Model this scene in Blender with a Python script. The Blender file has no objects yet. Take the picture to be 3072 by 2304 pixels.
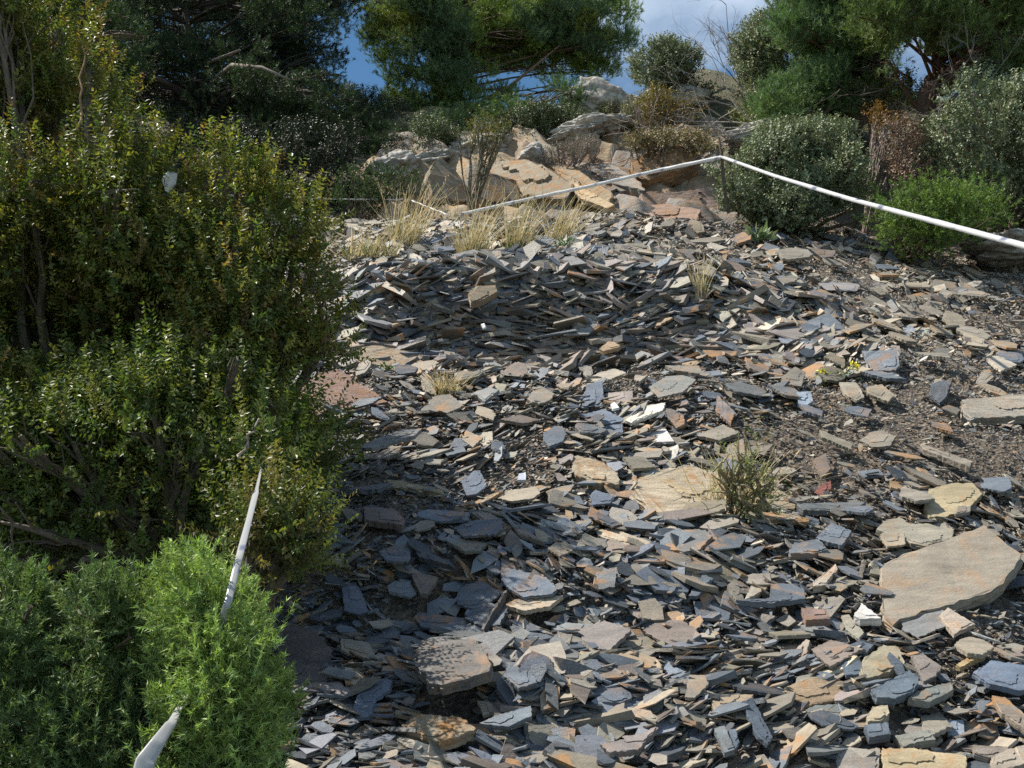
import bpy, math, random
import numpy as np
R = math.radians
rng = np.random.default_rng(11); random.seed(5)
sc = bpy.context.scene
# ------------------------------------------------------------ camera, sky, sun, exposure
PITCH = 8.0; F = 1005.0                     # focal length in pixels at 1024 wide
cam = bpy.data.cameras.new('camera'); cam.sensor_width = 36; cam.lens = 36 * F / 1024
cam.clip_start = 0.05; cam.clip_end = 2000
co = bpy.data.objects.new('camera', cam); sc.collection.objects.link(co)
co.location = (0, 0, 0); co.rotation_euler = (R(90 + PITCH), 0, 0); sc.camera = co
SUN_EL, SUN_AZ = 53.0, -79.0                # azimuth clockwise from +Y: sun ahead-left of the camera
L = np.array([math.sin(R(SUN_AZ)) * math.cos(R(SUN_EL)), math.cos(R(SUN_AZ)) * math.cos(R(SUN_EL)), math.sin(R(SUN_EL))])
w = bpy.data.worlds.new('World'); sc.world = w; w.use_nodes = True
nt = w.node_tree; nt.nodes.clear(); N = nt.nodes.new; K = nt.links.new
wo = N('ShaderNodeOutputWorld'); bg = N('ShaderNodeBackground'); sky = N('ShaderNodeTexSky')
sky.sky_type = 'NISHITA'; sky.sun_disc = False; sky.sun_elevation = R(SUN_EL); sky.sun_rotation = R(SUN_AZ)
sky.altitude = 1500; sky.ozone_density = 1.2; sky.air_density = 0.9; sky.dust_density = 0.3
tc = N('ShaderNodeTexCoord'); mp = N('ShaderNodeMapping'); mp.inputs['Scale'].default_value = (1, 1, 2.2); mp.inputs['Location'].default_value = (0.35, 0.2, 0.1)
ns = N('ShaderNodeTexNoise'); ns.inputs['Scale'].default_value = 2.6; ns.inputs['Detail'].default_value = 7; ns.inputs['Roughness'].default_value = 0.55
rp = N('ShaderNodeValToRGB'); rp.color_ramp.elements[0].position = 0.44; rp.color_ramp.elements[1].position = 0.76
mx = N('ShaderNodeMix'); mx.data_type = 'RGBA'; mx.inputs[7].default_value = (11, 12.4, 14, 1)
K(tc.outputs['Generated'], mp.inputs[0]); K(mp.outputs[0], ns.inputs['Vector']); K(ns.outputs['Fac'], rp.inputs[0])
K(rp.outputs[0], mx.inputs[0]); hs = N('ShaderNodeMix'); hs.data_type = 'RGBA'; hs.blend_type = 'MULTIPLY'; hs.inputs[0].default_value = 1; hs.inputs[7].default_value = (.8, 1.15, 1.22, 1); K(sky.outputs[0], hs.inputs[6]); K(hs.outputs[2], mx.inputs[6]); K(mx.outputs[2], bg.inputs[0])
bg.inputs[1].default_value = 0.062; K(bg.outputs[0], wo.inputs[0])
sd = bpy.data.lights.new('sun', 'SUN'); sd.energy = 5.0; sd.angle = R(0.5); sd.color = (1.0, 0.94, 0.84)
so = bpy.data.objects.new('sun', sd); sc.collection.objects.link(so)
from mathutils import Vector
so.rotation_euler = Vector(L).to_track_quat('Z', 'Y').to_euler(); so.location = tuple(L * 30)
sc.view_settings.view_transform = 'Standard'; sc.view_settings.look = 'None'
sc.view_settings.exposure = 0.72; sc.view_settings.gamma = 1
sc.render.engine = 'CYCLES'; sc.cycles.max_bounces = 6; sc.cycles.diffuse_bounces = 2; sc.cycles.transmission_bounces = 3
sc.cycles.use_denoising = False

# ------------------------------------------------------------ helpers
FW = np.array([0, math.cos(R(PITCH)), math.sin(R(PITCH))]); UP = np.array([0, -math.sin(R(PITCH)), math.cos(R(PITCH))])
def ray(px, py): return np.array([(px - 512) / F, 0, 0]) + UP * (384 - py) / F + FW
def P(px, py, Y):
    d = ray(px, py); return d * (Y / d[1])
def vn(x, y, s=0.0):
    xi = np.floor(x); yi = np.floor(y); u = x - xi; v = y - yi; u = u*u*(3-2*u); v = v*v*(3-2*v)
    h = lambda a, b: np.modf(np.abs(np.sin(a*127.1 + b*311.7 + s*74.7) * 43758.5453))[0]
    return (h(xi,yi)*(1-u)+h(xi+1,yi)*u)*(1-v) + (h(xi,yi+1)*(1-u)+h(xi+1,yi+1)*u)*v
def fbm(x, y, s=0.0, o=4):
    r = 0; a = .5
    for i in range(o): r = r + a*(vn(x,y,s+i*3.1)-.5); x = x*2.03+1.7; y = y*2.03-.9; a *= .5
    return r
def n3(p, s=0.0):   # cheap 3-D noise -1..1
    return (vn(p[...,0]+p[...,2]*.7, p[...,1]-p[...,2]*.6, s)+vn(p[...,1]*1.3+p[...,0]*.4+7, p[...,2]*1.3+3, s+5))-1
sst = lambda x, a, b: (lambda t: t*t*(3-2*t))(np.clip((x-a)/(b-a), 0, 1))
_py = np.array([-400,-30,-6,0,2.2,4.4,5.5,6.9,7.5,8.3,9,10.5,12,30,400.])
_pz = np.array([-40,-14,-4.9,-1.73,-.507,.716,1.328,2.13,2.25,3.05,3.55,4.42,3.9,-2,-60.])
_ty = np.arange(-40, 40, .05); _tz = np.interp(_ty, _py, _pz); _tz = np.convolve(np.pad(_tz, 4, mode='edge'), np.ones(9)/9, 'valid')
def H(x, y):
    x = np.asarray(x, float); y = np.asarray(y, float)
    z = np.where(np.abs(y) < 39, np.interp(y, _ty, _tz), np.interp(y, _py, _pz))
    z = z - .28*sst(x, 1.4, 3.4)*sst(y, 4, 7)
    z = z + np.exp(-((x-.15)/.95)**2)*(.27*np.tanh((y-4.98-.14*np.sin(2.3*x+1))/.11)*np.exp(-((y-4.98)/.5)**2))
    z = z + .07*np.exp(-((x+.25)/.6)**2)*np.exp(-((y-3.05)/.25)**2) - .08*np.exp(-((x+.3)/.6)**2)*np.exp(-((y-2.65)/.2)**2)
    m = np.exp(-((y-5)/6)**4)
    z = z + .16*fbm(x*1.1, y*1.1, 1.)*(1+1.6*sst(y,7.4,9)) + .035*fbm(x*6, y*6, 9.)*m
    tt = y*2.3 + 2.4*fbm(x*1.1, y*.8, 41.) + .35*x; fr = tt-np.floor(tt); z = z + m*.075*(sst(fr,.0,.3)*1.0-fr)*np.clip(.5+2*fbm(x*1.2, y*1.2, 55.), 0, 1.2)
    z = z + (.6*sst(x, 1.0, 2.2) + .12*(1-sst(x, -1.9, -.9)))*sst(y, 8.3, 9.8)*(1-sst(y, 11, 14))
    z = z + .09*fbm(x*2.6, y*2.6, 91.)*m
    z = z + .25*fbm(x*.5+3, y*.5, 4.)*sst(y,7.6,10)
    return z
def hit(px, py):
    d = ray(px, py); t = np.linspace(1.2, 13, 4000); p = d[None]*t[:,None]
    b = p[:,2] < H(p[:,0], p[:,1])
    return p[np.argmax(b)] if b.any() else P(px, py, 10.4)
def nrm(v): return v/np.maximum(np.linalg.norm(v, axis=-1, keepdims=True), 1e-9)
def Hn(x, y, e=.06):
    return nrm(np.stack([(H(x-e,y)-H(x+e,y)), (H(x,y-e)-H(x,y+e)), np.full(np.shape(x), 2*e)], -1))

def mesh_obj(name, V, faces, mat, col=None, parent=None, loc=None, smooth=False):
    """faces: list of int arrays (n,k); col: per vertex rgba"""
    V = np.asarray(V, float)
    if loc is None and parent is None: loc = (float(V[:,0].mean()), float(V[:,1].mean()), float(V[:,2].min()))
    if parent is not None: loc = tuple(parent['_loc'])
    V = V - np.array(loc)
    me = bpy.data.meshes.new(name); me.vertices.add(len(V)); me.vertices.foreach_set('co', V.astype('f').ravel())
    faces = [np.asarray(f, np.int32) for f in faces if len(f)]
    li = np.concatenate([f.ravel() for f in faces]); tot = np.concatenate([np.full(len(f), f.shape[1], np.int32) for f in faces])
    st = np.concatenate([[0], np.cumsum(tot)[:-1]]).astype(np.int32)
    me.loops.add(len(li)); me.loops.foreach_set('vertex_index', li)
    me.polygons.add(len(tot)); me.polygons.foreach_set('loop_start', st); me.polygons.foreach_set('loop_total', tot)
    me.polygons.foreach_set('use_smooth', np.full(len(tot), smooth))
    me.update(calc_edges=True); me.validate()
    if col is not None:
        col = np.asarray(col, float)
        if col.ndim == 1: col = np.tile(col, (len(V), 1))
        if col.shape[1] == 3: col = np.concatenate([col, np.zeros((len(col),1))], 1)
        a = me.attributes.new('col', 'FLOAT_COLOR', 'POINT'); a.data.foreach_set('color', col.astype('f').ravel())
    me.materials.append(mat); o = bpy.data.objects.new(name, me); sc.collection.objects.link(o)
    if parent is not None: o.parent = parent
    else: o.location = loc
    return o
def tag(o, label=None, cat=None, group=None, kind=None):
    for k, v in (('label', label), ('category', cat), ('group', group), ('kind', kind or ('thing' if cat else None))):
        if v: o[k] = v
    return o
def root(name, loc, label, cat, group=None):
    o = bpy.data.objects.new(name, None); sc.collection.objects.link(o); o.location = tuple(loc); o['_loc'] = [float(a) for a in loc]
    o.empty_display_size = .1
    return tag(o, label, cat, group)

class MB:
    def __init__(s): s.v = []; s.f = {}; s.c = []; s.n = 0
    def add(s, V, faces, col):
        V = np.asarray(V, float).reshape(-1, 3)
        for f in faces:
            f = np.asarray(f, np.int64)
            s.f.setdefault(f.shape[1], []).append(f + s.n)
        s.v.append(V); s.n += len(V)
        col = np.asarray(col, float)
        if col.ndim == 1: col = np.tile(col, (len(V), 1))
        if col.shape[1] == 3: col = np.concatenate([col, np.zeros((len(col),1))], 1)
        s.c.append(col)
    def tube(s, pts, rad, col, k=6):
        pts = np.asarray(pts, float); n = len(pts); rad = np.broadcast_to(np.asarray(rad, float), (n,)) if np.ndim(rad) else np.full(n, rad)
        t = nrm(np.gradient(pts, axis=0)); a = np.array([0.3, .1, 1.]); a = a if abs(t[0]@nrm(a)) < .9 else np.array([1., 0, .2])
        u = nrm(np.cross(t, a)); v = np.cross(t, u); th = np.arange(k)*2*math.pi/k
        V = pts[:,None] + rad[:,None,None]*(np.cos(th)[None,:,None]*u[:,None] + np.sin(th)[None,:,None]*v[:,None])
        i = np.arange(n-1)[:,None]*k; j = np.arange(k)[None]; j2 = (j+1) % k
        q = np.stack([i+j, i+j2, i+k+j2, i+k+j], -1).reshape(-1, 4)
        s.add(V, [q, (np.arange(k)[::-1])[None], ((n-1)*k+np.arange(k))[None]], col)
    def build(s, name, mat, parent=None, smooth=False, loc=None):
        return mesh_obj(name, np.concatenate(s.v), [np.concatenate(a) for a in s.f.values()], mat, np.concatenate(s.c), parent, loc, smooth)

# ------------------------------------------------------------ materials
def mat_new(name):
    m = bpy.data.materials.new(name); m.use_nodes = True; t = m.node_tree; t.nodes.clear(); return m, t, t.nodes.new, t.links.new
def noise(N, K, vec, scale, detail=4, rough=.6, dist=0):
    n = N('ShaderNodeTexNoise'); n.inputs['Scale'].default_value = scale; n.inputs['Detail'].default_value = detail
    n.inputs['Roughness'].default_value = rough; n.inputs['Distortion'].default_value = dist; K(vec, n.inputs['Vector']); return n.outputs['Fac']
def ramp(N, K, f, a, b, ca=(0,0,0,1), cb=(1,1,1,1)):
    r = N('ShaderNodeValToRGB'); e = r.color_ramp.elements; e[0].position = a; e[1].position = b; e[0].color = ca; e[1].color = cb; K(f, r.inputs[0]); return r.outputs[0]
def mix(N, K, f, a, b, mode='MIX'):
    m = N('ShaderNodeMix'); m.data_type = 'RGBA'; m.blend_type = mode
    for s, v in ((0, f), (6, a), (7, b)):
        if hasattr(v, 'links'): K(v, m.inputs[s])
        else: m.inputs[s].default_value = v
    return m.outputs[2]
def rock_mat(name, rough=.55, stain=(.36,.19,.075,1), bscale=45, bdist=.004, streak=1.0, lichen=0.0, spec=.4):
    m, t, N, K = mat_new(name); o = N('ShaderNodeOutputMaterial'); b = N('ShaderNodeBsdfPrincipled'); g = N('ShaderNodeNewGeometry'); at = N('ShaderNodeAttribute'); at.attribute_name = 'col'
    pos = g.outputs['Position']; mp = N('ShaderNodeMapping'); mp.inputs['Rotation'].default_value = (.3, .5, .6); mp.inputs['Scale'].default_value = (1, 3.2, 3.2); K(pos, mp.inputs[0])
    n1 = noise(N, K, mp.outputs[0], 9, 6, .65); v = ramp(N, K, n1, .25, .78, (.62,.62,.62,1), (1.32,1.32,1.32,1))
    c = mix(N, K, streak, at.outputs['Color'], v, 'MULTIPLY')
    n2 = noise(N, K, pos, 13, 5, .62, .6); ms = ramp(N, K, n2, .49, .62)
    fa = N('ShaderNodeMath'); fa.operation = 'MULTIPLY'; K(ms, fa.inputs[0]); K(at.outputs['Alpha'], fa.inputs[1])
    c = mix(N, K, fa.outputs[0], c, stain)
    n4 = noise(N, K, pos, 170, 3, .7); c = mix(N, K, 1.0, c, ramp(N, K, n4, .3, .75, (.86,.86,.86,1), (1.12,1.11,1.1,1)), 'MULTIPLY')
    if lichen:
        nl = noise(N, K, pos, 16, 8, .72); ml = ramp(N, K, nl, .44, .56); f2 = N('ShaderNodeMath'); f2.operation = 'MULTIPLY'; K(ml, f2.inputs[0]); f2.inputs[1].default_value = lichen
        c = mix(N, K, f2.outputs[0], c, (.5,.49,.455,1))
    n3_ = noise(N, K, mp.outputs[0], bscale, 8, .7); bp = N('ShaderNodeBump'); bp.inputs['Distance'].default_value = bdist; bp.inputs['Strength'].default_value = .9; K(n3_, bp.inputs['Height'])
    K(c, b.inputs['Base Color']); K(bp.outputs[0], b.inputs['Normal']); b.inputs['Specular IOR Level'].default_value = spec
    rr = ramp(N, K, n2, .3, .7, (rough-.1,)*3+(1,), (rough+.15,)*3+(1,)); K(rr, b.inputs['Roughness']); K(b.outputs[0], o.inputs[0]); return m
def leaf_mat(name, rough=.4, trans=.35, tint=(1.25,1.35,.5,1), spec=.5):
    m, t, N, K = mat_new(name); o = N('ShaderNodeOutputMaterial'); b = N('ShaderNodeBsdfPrincipled'); at = N('ShaderNodeAttribute'); at.attribute_name = 'col'
    tr = N('ShaderNodeBsdfTranslucent'); ms = N('ShaderNodeMixShader'); ms.inputs[0].default_value = trans
    K(at.outputs['Color'], b.inputs['Base Color']); b.inputs['Roughness'].default_value = rough; b.inputs['Specular IOR Level'].default_value = spec
    K(mix(N, K, 1.0, at.outputs['Color'], tint, 'MULTIPLY'), tr.inputs[0]); K(b.outputs[0], ms.inputs[1]); K(tr.outputs[0], ms.inputs[2]); K(ms.outputs[0], o.inputs[0]); return m
M_SLATE = rock_mat('slate', .48, spec=.45)
M_ROCK = rock_mat('bedrock', .7, bscale=20, bdist=.014, spec=.25)
M_LICH = rock_mat('lichen_rock', .85, bscale=9, bdist=.02, lichen=.85, spec=.1)
M_LEAF = leaf_mat('glossy_leaf', .43, .35, spec=.35); M_NEED = leaf_mat('needle', .5, .25, (1.1,1.3,.5,1), .3); M_GREY = leaf_mat('grey_leaf', .5, .15, (1.1,1.2,.7,1), .4)
M_STRAW = leaf_mat('straw', .6, .3, (1.2,1.1,.7,1), .2)
def bark_mat(name='bark'):
    m, t, N, K = mat_new(name); o = N('ShaderNodeOutputMaterial'); b = N('ShaderNodeBsdfPrincipled'); g = N('ShaderNodeNewGeometry'); at = N('ShaderNodeAttribute'); at.attribute_name = 'col'
    n = noise(N, K, g.outputs['Position'], 40, 6, .7); c = mix(N, K, 1.0, at.outputs['Color'], ramp(N, K, n, .3, .7, (.5,.5,.5,1), (1.4,1.35,1.3,1)), 'MULTIPLY')
    bp = N('ShaderNodeBump'); bp.inputs['Distance'].default_value = .01; K(n, bp.inputs['Height']); K(bp.outputs[0], b.inputs['Normal'])
    K(c, b.inputs['Base Color']); b.inputs['Roughness'].default_value = .85; K(b.outputs[0], o.inputs[0]); return m
M_BARK = bark_mat()
def ground_mat():
    m, t, N, K = mat_new('stony_soil'); o = N('ShaderNodeOutputMaterial'); b = N('ShaderNodeBsdfPrincipled'); g = N('ShaderNodeNewGeometry'); pos = g.outputs['Position']
    n1 = noise(N, K, pos, 3, 6, .6); n2 = noise(N, K, pos, 60, 8, .75); vo = N('ShaderNodeTexVoronoi'); vo.inputs['Scale'].default_value = 75; K(pos, vo.inputs['Vector'])
    c = mix(N, K, ramp(N, K, n1, .35, .65), (.09,.072,.056,1), (.155,.132,.105,1)); c = mix(N, K, 1.0, c, ramp(N, K, n2, .3, .7, (.45,.45,.45,1), (1.5,1.45,1.4,1)), 'MULTIPLY')
    bw = N('ShaderNodeRGBToBW'); K(vo.outputs['Color'], bw.inputs[0]); c = mix(N, K, .55, c, mix(N, K, 1.0, c, ramp(N, K, bw.outputs[0], .2, .8, (.35,.36,.38,1), (1.9,1.85,1.8,1)), 'MULTIPLY'))
    at = N('ShaderNodeAttribute'); at.attribute_name = 'col'
    n5 = noise(N, K, pos, 14, 6, .7); gr = mix(N, K, ramp(N, K, n5, .42, .6), (.06,.075,.03,1), (.16,.14,.08,1)); c = mix(N, K, at.outputs['Fac'], c, gr)
    ad = N('ShaderNodeMath'); ad.operation = 'ADD'; K(n2, ad.inputs[0]); K(vo.outputs['Distance'], ad.inputs[1])
    bp = N('ShaderNodeBump'); bp.inputs['Distance'].default_value = .012; K(ad.outputs[0], bp.inputs['Height']); K(bp.outputs[0], b.inputs['Normal'])
    K(c, b.inputs['Base Color']); b.inputs['Roughness'].default_value = .9; K(b.outputs[0], o.inputs[0]); return m
M_GROUND = ground_mat()
def tape_mat():
    m, t, N, K = mat_new('white_tape'); o = N('ShaderNodeOutputMaterial'); b = N('ShaderNodeBsdfPrincipled'); at = N('ShaderNodeAttribute'); at.attribute_name = 'col'
    mp = N('ShaderNodeMapping'); cx = N('ShaderNodeTexCoord'); K(cx.outputs['UV'], mp.inputs[0])
    K(at.outputs['Color'], b.inputs['Base Color']); b.inputs['Roughness'].default_value = .35
    tr = N('ShaderNodeBsdfTranslucent'); tr.inputs[0].default_value = (.8,.82,.85,1); ms = N('ShaderNodeMixShader'); ms.inputs[0].default_value = .3
    K(b.outputs[0], ms.inputs[1]); K(tr.outputs[0], ms.inputs[2]); K(ms.outputs[0], o.inputs[0]); return m
M_TAPE = tape_mat()

# ------------------------------------------------------------ ground sheet
def axis(a, b, st, lo, hi):
    c = np.arange(a, b+1e-6, st); l = a - np.cumsum(np.geomspace(st, (a-lo)*.28, 16)); r = b + np.cumsum(np.geomspace(st, (hi-b)*.28, 16))
    return np.concatenate([l[::-1], c, r])
gx = axis(-4.5, 6, .04, -400, 400); gy = axis(.6, 12, .035, -390, 390); X, Y = np.meshgrid(gx, gy)
Z = H(X, Y); Z = np.where(np.abs(X) > 30, Z - .1*(np.abs(X)-30), Z)
V = np.stack([X, Y, Z], -1).reshape(-1, 3); nx = len(gx); i = np.arange(len(gy)-1)[:,None]*nx + np.arange(nx-1)[None]
q = np.stack([i, i+1, i+nx+1, i+nx], -1).reshape(-1, 4)
green = np.clip(sst(V[:,1], 7.8, 8.8)*(.5+1.2*fbm(V[:,0]*2, V[:,1]*2, 3)+.3), 0, 1)
green = np.maximum(green, sst(V[:,1], 9.2, 10.2))
green = np.maximum(green, np.where((V[:,1] > 13) | (V[:,1] < 0), .7, 0))
tag(mesh_obj('ground', V, [q], M_GROUND, np.stack([green]*3, -1), loc=(0,0,0), smooth=True), kind='structure')
# ------------------------------------------------------------ slate pieces
BLUE=(.108,.127,.152); LBLUE=(.17,.19,.215); DARK=(.05,.06,.072); GREY=(.16,.165,.165); TANG=(.225,.205,.17); TAN=(.3,.26,.2); PTAN=(.4,.355,.285); OLIVE=(.21,.19,.145)
RUST=(.28,.19,.11); BROWN=(.17,.14,.12); WHITE=(.52,.505,.48); RED=(.22,.075,.055); PURP=(.2,.175,.165)
def crop(ox, oy, pts): return [(ox/3 + a/6.48, oy/3 + b/6.48) for a, b in pts]
SLOPE_N = nrm(np.array([0, -.40, .90]))
FOOT = []; LAND = []
def plate_mb(mb, ring, n, th, col, stain, seed=0, layers=None, rough=.03):
    """ring: outline points lying in the plane of the upper face"""
    r = np.random.default_rng(seed); c = ring.mean(0)
    ln = np.linalg.norm(np.roll(ring, -1, 0)-ring, axis=1); size = ln.sum()/3.5; st = max(size*.06, .006); pts = []
    for a, b, l in zip(ring, np.roll(ring, -1, 0), ln):
        k = max(1, int(l/st)); t = np.arange(k)/k; s = a[None]*(1-t)[:,None] + b[None]*t[:,None]
        side = nrm(np.cross(n, b-a)); j = r.normal(0, 1, k)*size*rough*.35; j[0] *= .6; pts.append(s + side[None]*j[:,None])
    ring = np.concatenate(pts); m = len(ring); layers = layers or max(2, min(6, int(th/.006)))
    rings = [c + (ring-c)*(1-.02) + n*r.normal(0, th*.03, (m,1))]; d = 0
    for l in range(layers):
        e = 1 + r.normal(0, .012); jit = r.normal(0, size*.006, (m,1))*nrm(ring-c)
        rr = c + (ring-c)*e + jit; rings.append(rr - n*(d + th*.04)); d += th/layers*(.6+.8*r.random()) if l < layers-1 else th-d if th > d else th*.1
        rings.append(rr*1.0 + (c-rr)*.006*r.random() - n*d)
    V = np.concatenate(rings); k = len(rings); i = (np.arange(k-1)*m)[:,None]; j = np.arange(m)[None]; j2 = (j+1) % m
    q = np.stack([i+j, i+m+j, i+m+j2, i+j2], -1).reshape(-1,4)
    cc = np.tile(np.array(tuple(col)+(stain,)), (len(V),1)); sh = np.repeat(1+r.normal(0,.12,k), m); cc[:,:3] *= sh[:,None]
    cc[:m,:3] = col
    mb.add(V, [q, np.arange(m)[None], ((k-1)*m+np.arange(m)[::-1])[None]], cc)
    return ring
def ccw(ring, n):
    c = ring.mean(0); s = np.cross(ring-c, np.roll(ring,-1,0)-c).sum(0) @ n
    return ring if s > 0 else ring[::-1]
def slab(label, poly, col, th=.012, tilt=(0,0), stain=.4, name='slate_slab', lift=None, ref=None, top=True, mat=None, cat='slate slab', normal=None, rough=.03, Y=None, foot=True):
    pts = np.array(poly); c = pts.mean(0); b = hit(*c) if Y is None else P(c[0], c[1], Y)
    th = th*.5 if th > .03 else th*.7
    n = nrm(Hn(b[0], b[1], .25)*.45 + SLOPE_N*.55 + np.array([tilt[0], tilt[1], 0])) if normal is None else nrm(np.array(normal, float))
    lf = (th*.75 + .014) if lift is None else min(lift, .05+th*.3) if name != 'slate_slab' or lift < .1 else lift*.7
    p0 = b + n*(lf+.012)
    ring = []
    for x, y in pts:
        d = ray(x, y); dn = d@n
        t = (p0@n)/dn if abs(dn) > .05 else 0
        q = d*t if 0 < t else p0
        v = q-p0; l = np.linalg.norm(v); mxl = 1.2
        ring.append(p0 + v*min(1, mxl/max(l,1e-6)))
    ring = ccw(np.array(ring), n); mb = MB(); sd = int(abs(c[0]*13+c[1]*7)) % 9973
    o = plate_mb(mb, ring, n, th, col, stain, sd, rough=rough)
    if top and rough > 0:   # a thinner split sheet left on part of the face
        r = np.random.default_rng(sd+1); cc = ring.mean(0); k = r.integers(0, len(ring)); off = (ring[k]-cc)*.3
        r2 = cc + off + (ring-cc)*(.45+.18*r.random()); plate_mb(mb, r2 + n*max(.002, th*.12), n, max(.002, th*.12), np.array(col)*(.85+.35*r.random()), min(1, stain*1.4), sd+2, layers=1, rough=.09)
    ob = mb.build(name, mat or M_SLATE); tag(ob, label, cat)
    if foot: FOOT.append((ring[:, :2], ring.mean(0), np.linalg.norm(ring-ring.mean(0), axis=1).max()))
    if ref: LAND.append((c, ref))
    return ob
A=(1024,1536); B=(2048,1536); C_=(2048,768); D=(1024,768); E=(1024,0)
S = lambda lab, o, pts, col, **k: slab(lab, crop(*o, pts), col, **k)
S('thick brown-grey boulder slab with orange flecks and shaded front, lower middle of scree', A, [(485,900),(520,850),(600,825),(860,820),(905,870),(975,985),(960,1030),(650,1120),(560,1110),(555,1060),(485,990)], (.125,.115,.105), th=.05, stain=.45, lift=.06, tilt=(-.1,.03), ref='brown boulder slab', rough=.04, top=False)
S('smooth blue plate with a rusty left rim, partly sunlit above the standing shard', A, [(1035,390),(1070,360),(1330,420),(1400,500),(1370,530),(1180,550),(1090,500),(1040,430)], (.13,.16,.2), stain=.35, tilt=(0,-.12), ref='rusty-rimmed blue plate')
S('broad matt blue-grey plate left of the standing dark shard', A, [(740,560),(770,490),(900,440),(1050,520),(940,600),(850,625),(760,600)], BLUE, stain=.1, tilt=(-.05,-.12), ref='broad matt plate')
S('wide blue-grey plate with one orange spot above the brown boulder slab', A, [(470,680),(500,645),(820,690),(815,760),(700,770),(520,745)], BLUE, stain=.45, ref='orange-spotted plate')
S('rounded blue-grey flake left of the cracked brown slate', A, [(300,480),(340,445),(440,450),(490,530),(440,550),(310,520)], LBLUE, stain=.1, tilt=(.05,-.1))
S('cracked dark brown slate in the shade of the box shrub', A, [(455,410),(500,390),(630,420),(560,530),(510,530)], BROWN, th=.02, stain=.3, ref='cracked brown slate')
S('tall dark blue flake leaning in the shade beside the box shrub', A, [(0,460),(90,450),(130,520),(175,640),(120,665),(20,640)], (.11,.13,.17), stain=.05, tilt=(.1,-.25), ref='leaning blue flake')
S('pale tan splintered flake resting right of the standing dark shard', A, [(1060,600),(1180,540),(1440,540),(1350,610),(1180,640)], (.42,.35,.26), stain=.6, th=.018, ref='splintered tan flake')
S('pinkish tan leaf-shaped slate in sun above the orange split block', A, [(1380,890),(1400,850),(1640,780),(1690,800),(1620,880),(1480,940)], (.4,.33,.27), th=.02, stain=.5, ref='leaf-shaped tan slate')
S('pale blue-grey pointed slate just left of the leaf-shaped tan slate', A, [(1190,880),(1270,820),(1400,775),(1440,800),(1400,870),(1260,920),(1190,920)], (.28,.3,.32), th=.016, stain=.2)
S('split block half grey and half bright orange, lower centre of scree', A, [(1550,900),(1860,900),(2030,940),(2085,990),(2080,1050),(1920,1090),(1560,1000)], (.36,.28,.19), th=.05, stain=.95, ref='orange split block', lift=.045, rough=.05)
S('light blue pointed blade touching the right end of the orange split block', A, [(2070,950),(2110,930),(2212,1010),(2270,1080),(2230,1130),(2100,1050)], (.22,.26,.31), stain=.05, ref='light blue blade')
S('six-sided blue plate with a rusty upper edge below the orange split block', A, [(1590,1160),(1700,1110),(1840,1120),(1890,1200),(1810,1235),(1690,1230)], BLUE, stain=.3, ref='six-sided blue plate')
S('long blue plate with one orange fleck, raised over a dark gap', A, [(890,1370),(990,1320),(1230,1255),(1235,1320),(1080,1390)], (.14,.17,.2), th=.016, lift=.05, stain=.35, tilt=(-.08,-.1), ref='raised blue plate')
S('small tan triangular slate touching the raised blue plate', A, [(880,1220),(960,1230),(1045,1285),(920,1315)], TAN, stain=.5)
S('glossy blue slab catching dappled light at the foot of the juniper', A, [(75,1270),(120,1130),(200,1085),(330,1080),(320,1150),(220,1210),(200,1320),(100,1330)], (.15,.18,.23), stain=.05, ref='glossy dappled slab')
S('pale blue slate at the lower picture edge below the raised blue plate', A, [(790,1600),(850,1545),(940,1560),(950,1620),(900,1640),(800,1640)], LBLUE, stain=.1, ref='bottom blue slate')
S('purple-brown slab with an upturned dark corner near the bottom edge', A, [(1680,1500),(1900,1460),(2060,1385),(1920,1540),(1740,1555)], PURP, th=.02, lift=.045, stain=.4, ref='upturned purple slab')
S('gravelly tan boulder half buried below the brown boulder slab', A, [(390,1380),(500,1310),(780,1330),(870,1400),(800,1440),(640,1490),(440,1420)], (.33,.285,.21), th=.05, stain=.7, lift=.05, name='half_buried_boulder', cat='boulder', mat=M_ROCK, ref='gravelly tan boulder', rough=.05)
S('thin dark slate shard standing on end in the middle foreground', A, [(915,830),(930,740),(1000,620),(1080,500),(1085,520),(1050,620),(990,700),(945,790)], (.07,.065,.06), th=.014, stain=.1, normal=(.75,-.62,.2), lift=.05, top=False, ref='standing dark shard')
S('brown slab sloping down beside the thin brown plank', A, [(840,0),(960,0),(1105,95),(1000,125)], (.2,.17,.14), th=.03, stain=.2, ref='sloping brown slab')
S('thin brown plank-like slate right of the sloping brown slab', A, [(1110,95),(1180,100),(1305,190),(1150,140)], (.19,.16,.14), th=.02, stain=.1)
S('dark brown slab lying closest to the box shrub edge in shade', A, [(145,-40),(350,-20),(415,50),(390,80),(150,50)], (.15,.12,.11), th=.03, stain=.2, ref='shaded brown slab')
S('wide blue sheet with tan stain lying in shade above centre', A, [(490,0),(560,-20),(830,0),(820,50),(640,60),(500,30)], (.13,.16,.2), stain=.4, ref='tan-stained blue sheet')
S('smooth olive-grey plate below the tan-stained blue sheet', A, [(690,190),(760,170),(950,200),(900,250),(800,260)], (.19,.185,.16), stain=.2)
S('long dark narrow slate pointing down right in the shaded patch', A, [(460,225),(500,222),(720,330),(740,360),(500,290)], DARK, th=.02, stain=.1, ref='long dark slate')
S('long pale tan slate strip in sun right of the shaded patch', A, [(1650,120),(1740,100),(2000,190),(2100,240),(1900,230),(1660,150)], (.42,.36,.27), th=.018, stain=.5, ref='pale tan strip')
S('rounded brownish slate just below the pale tan strip', A, [(1710,200),(1750,175),(1870,220),(1830,265),(1720,260)], (.26,.22,.185), stain=.2)
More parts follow.
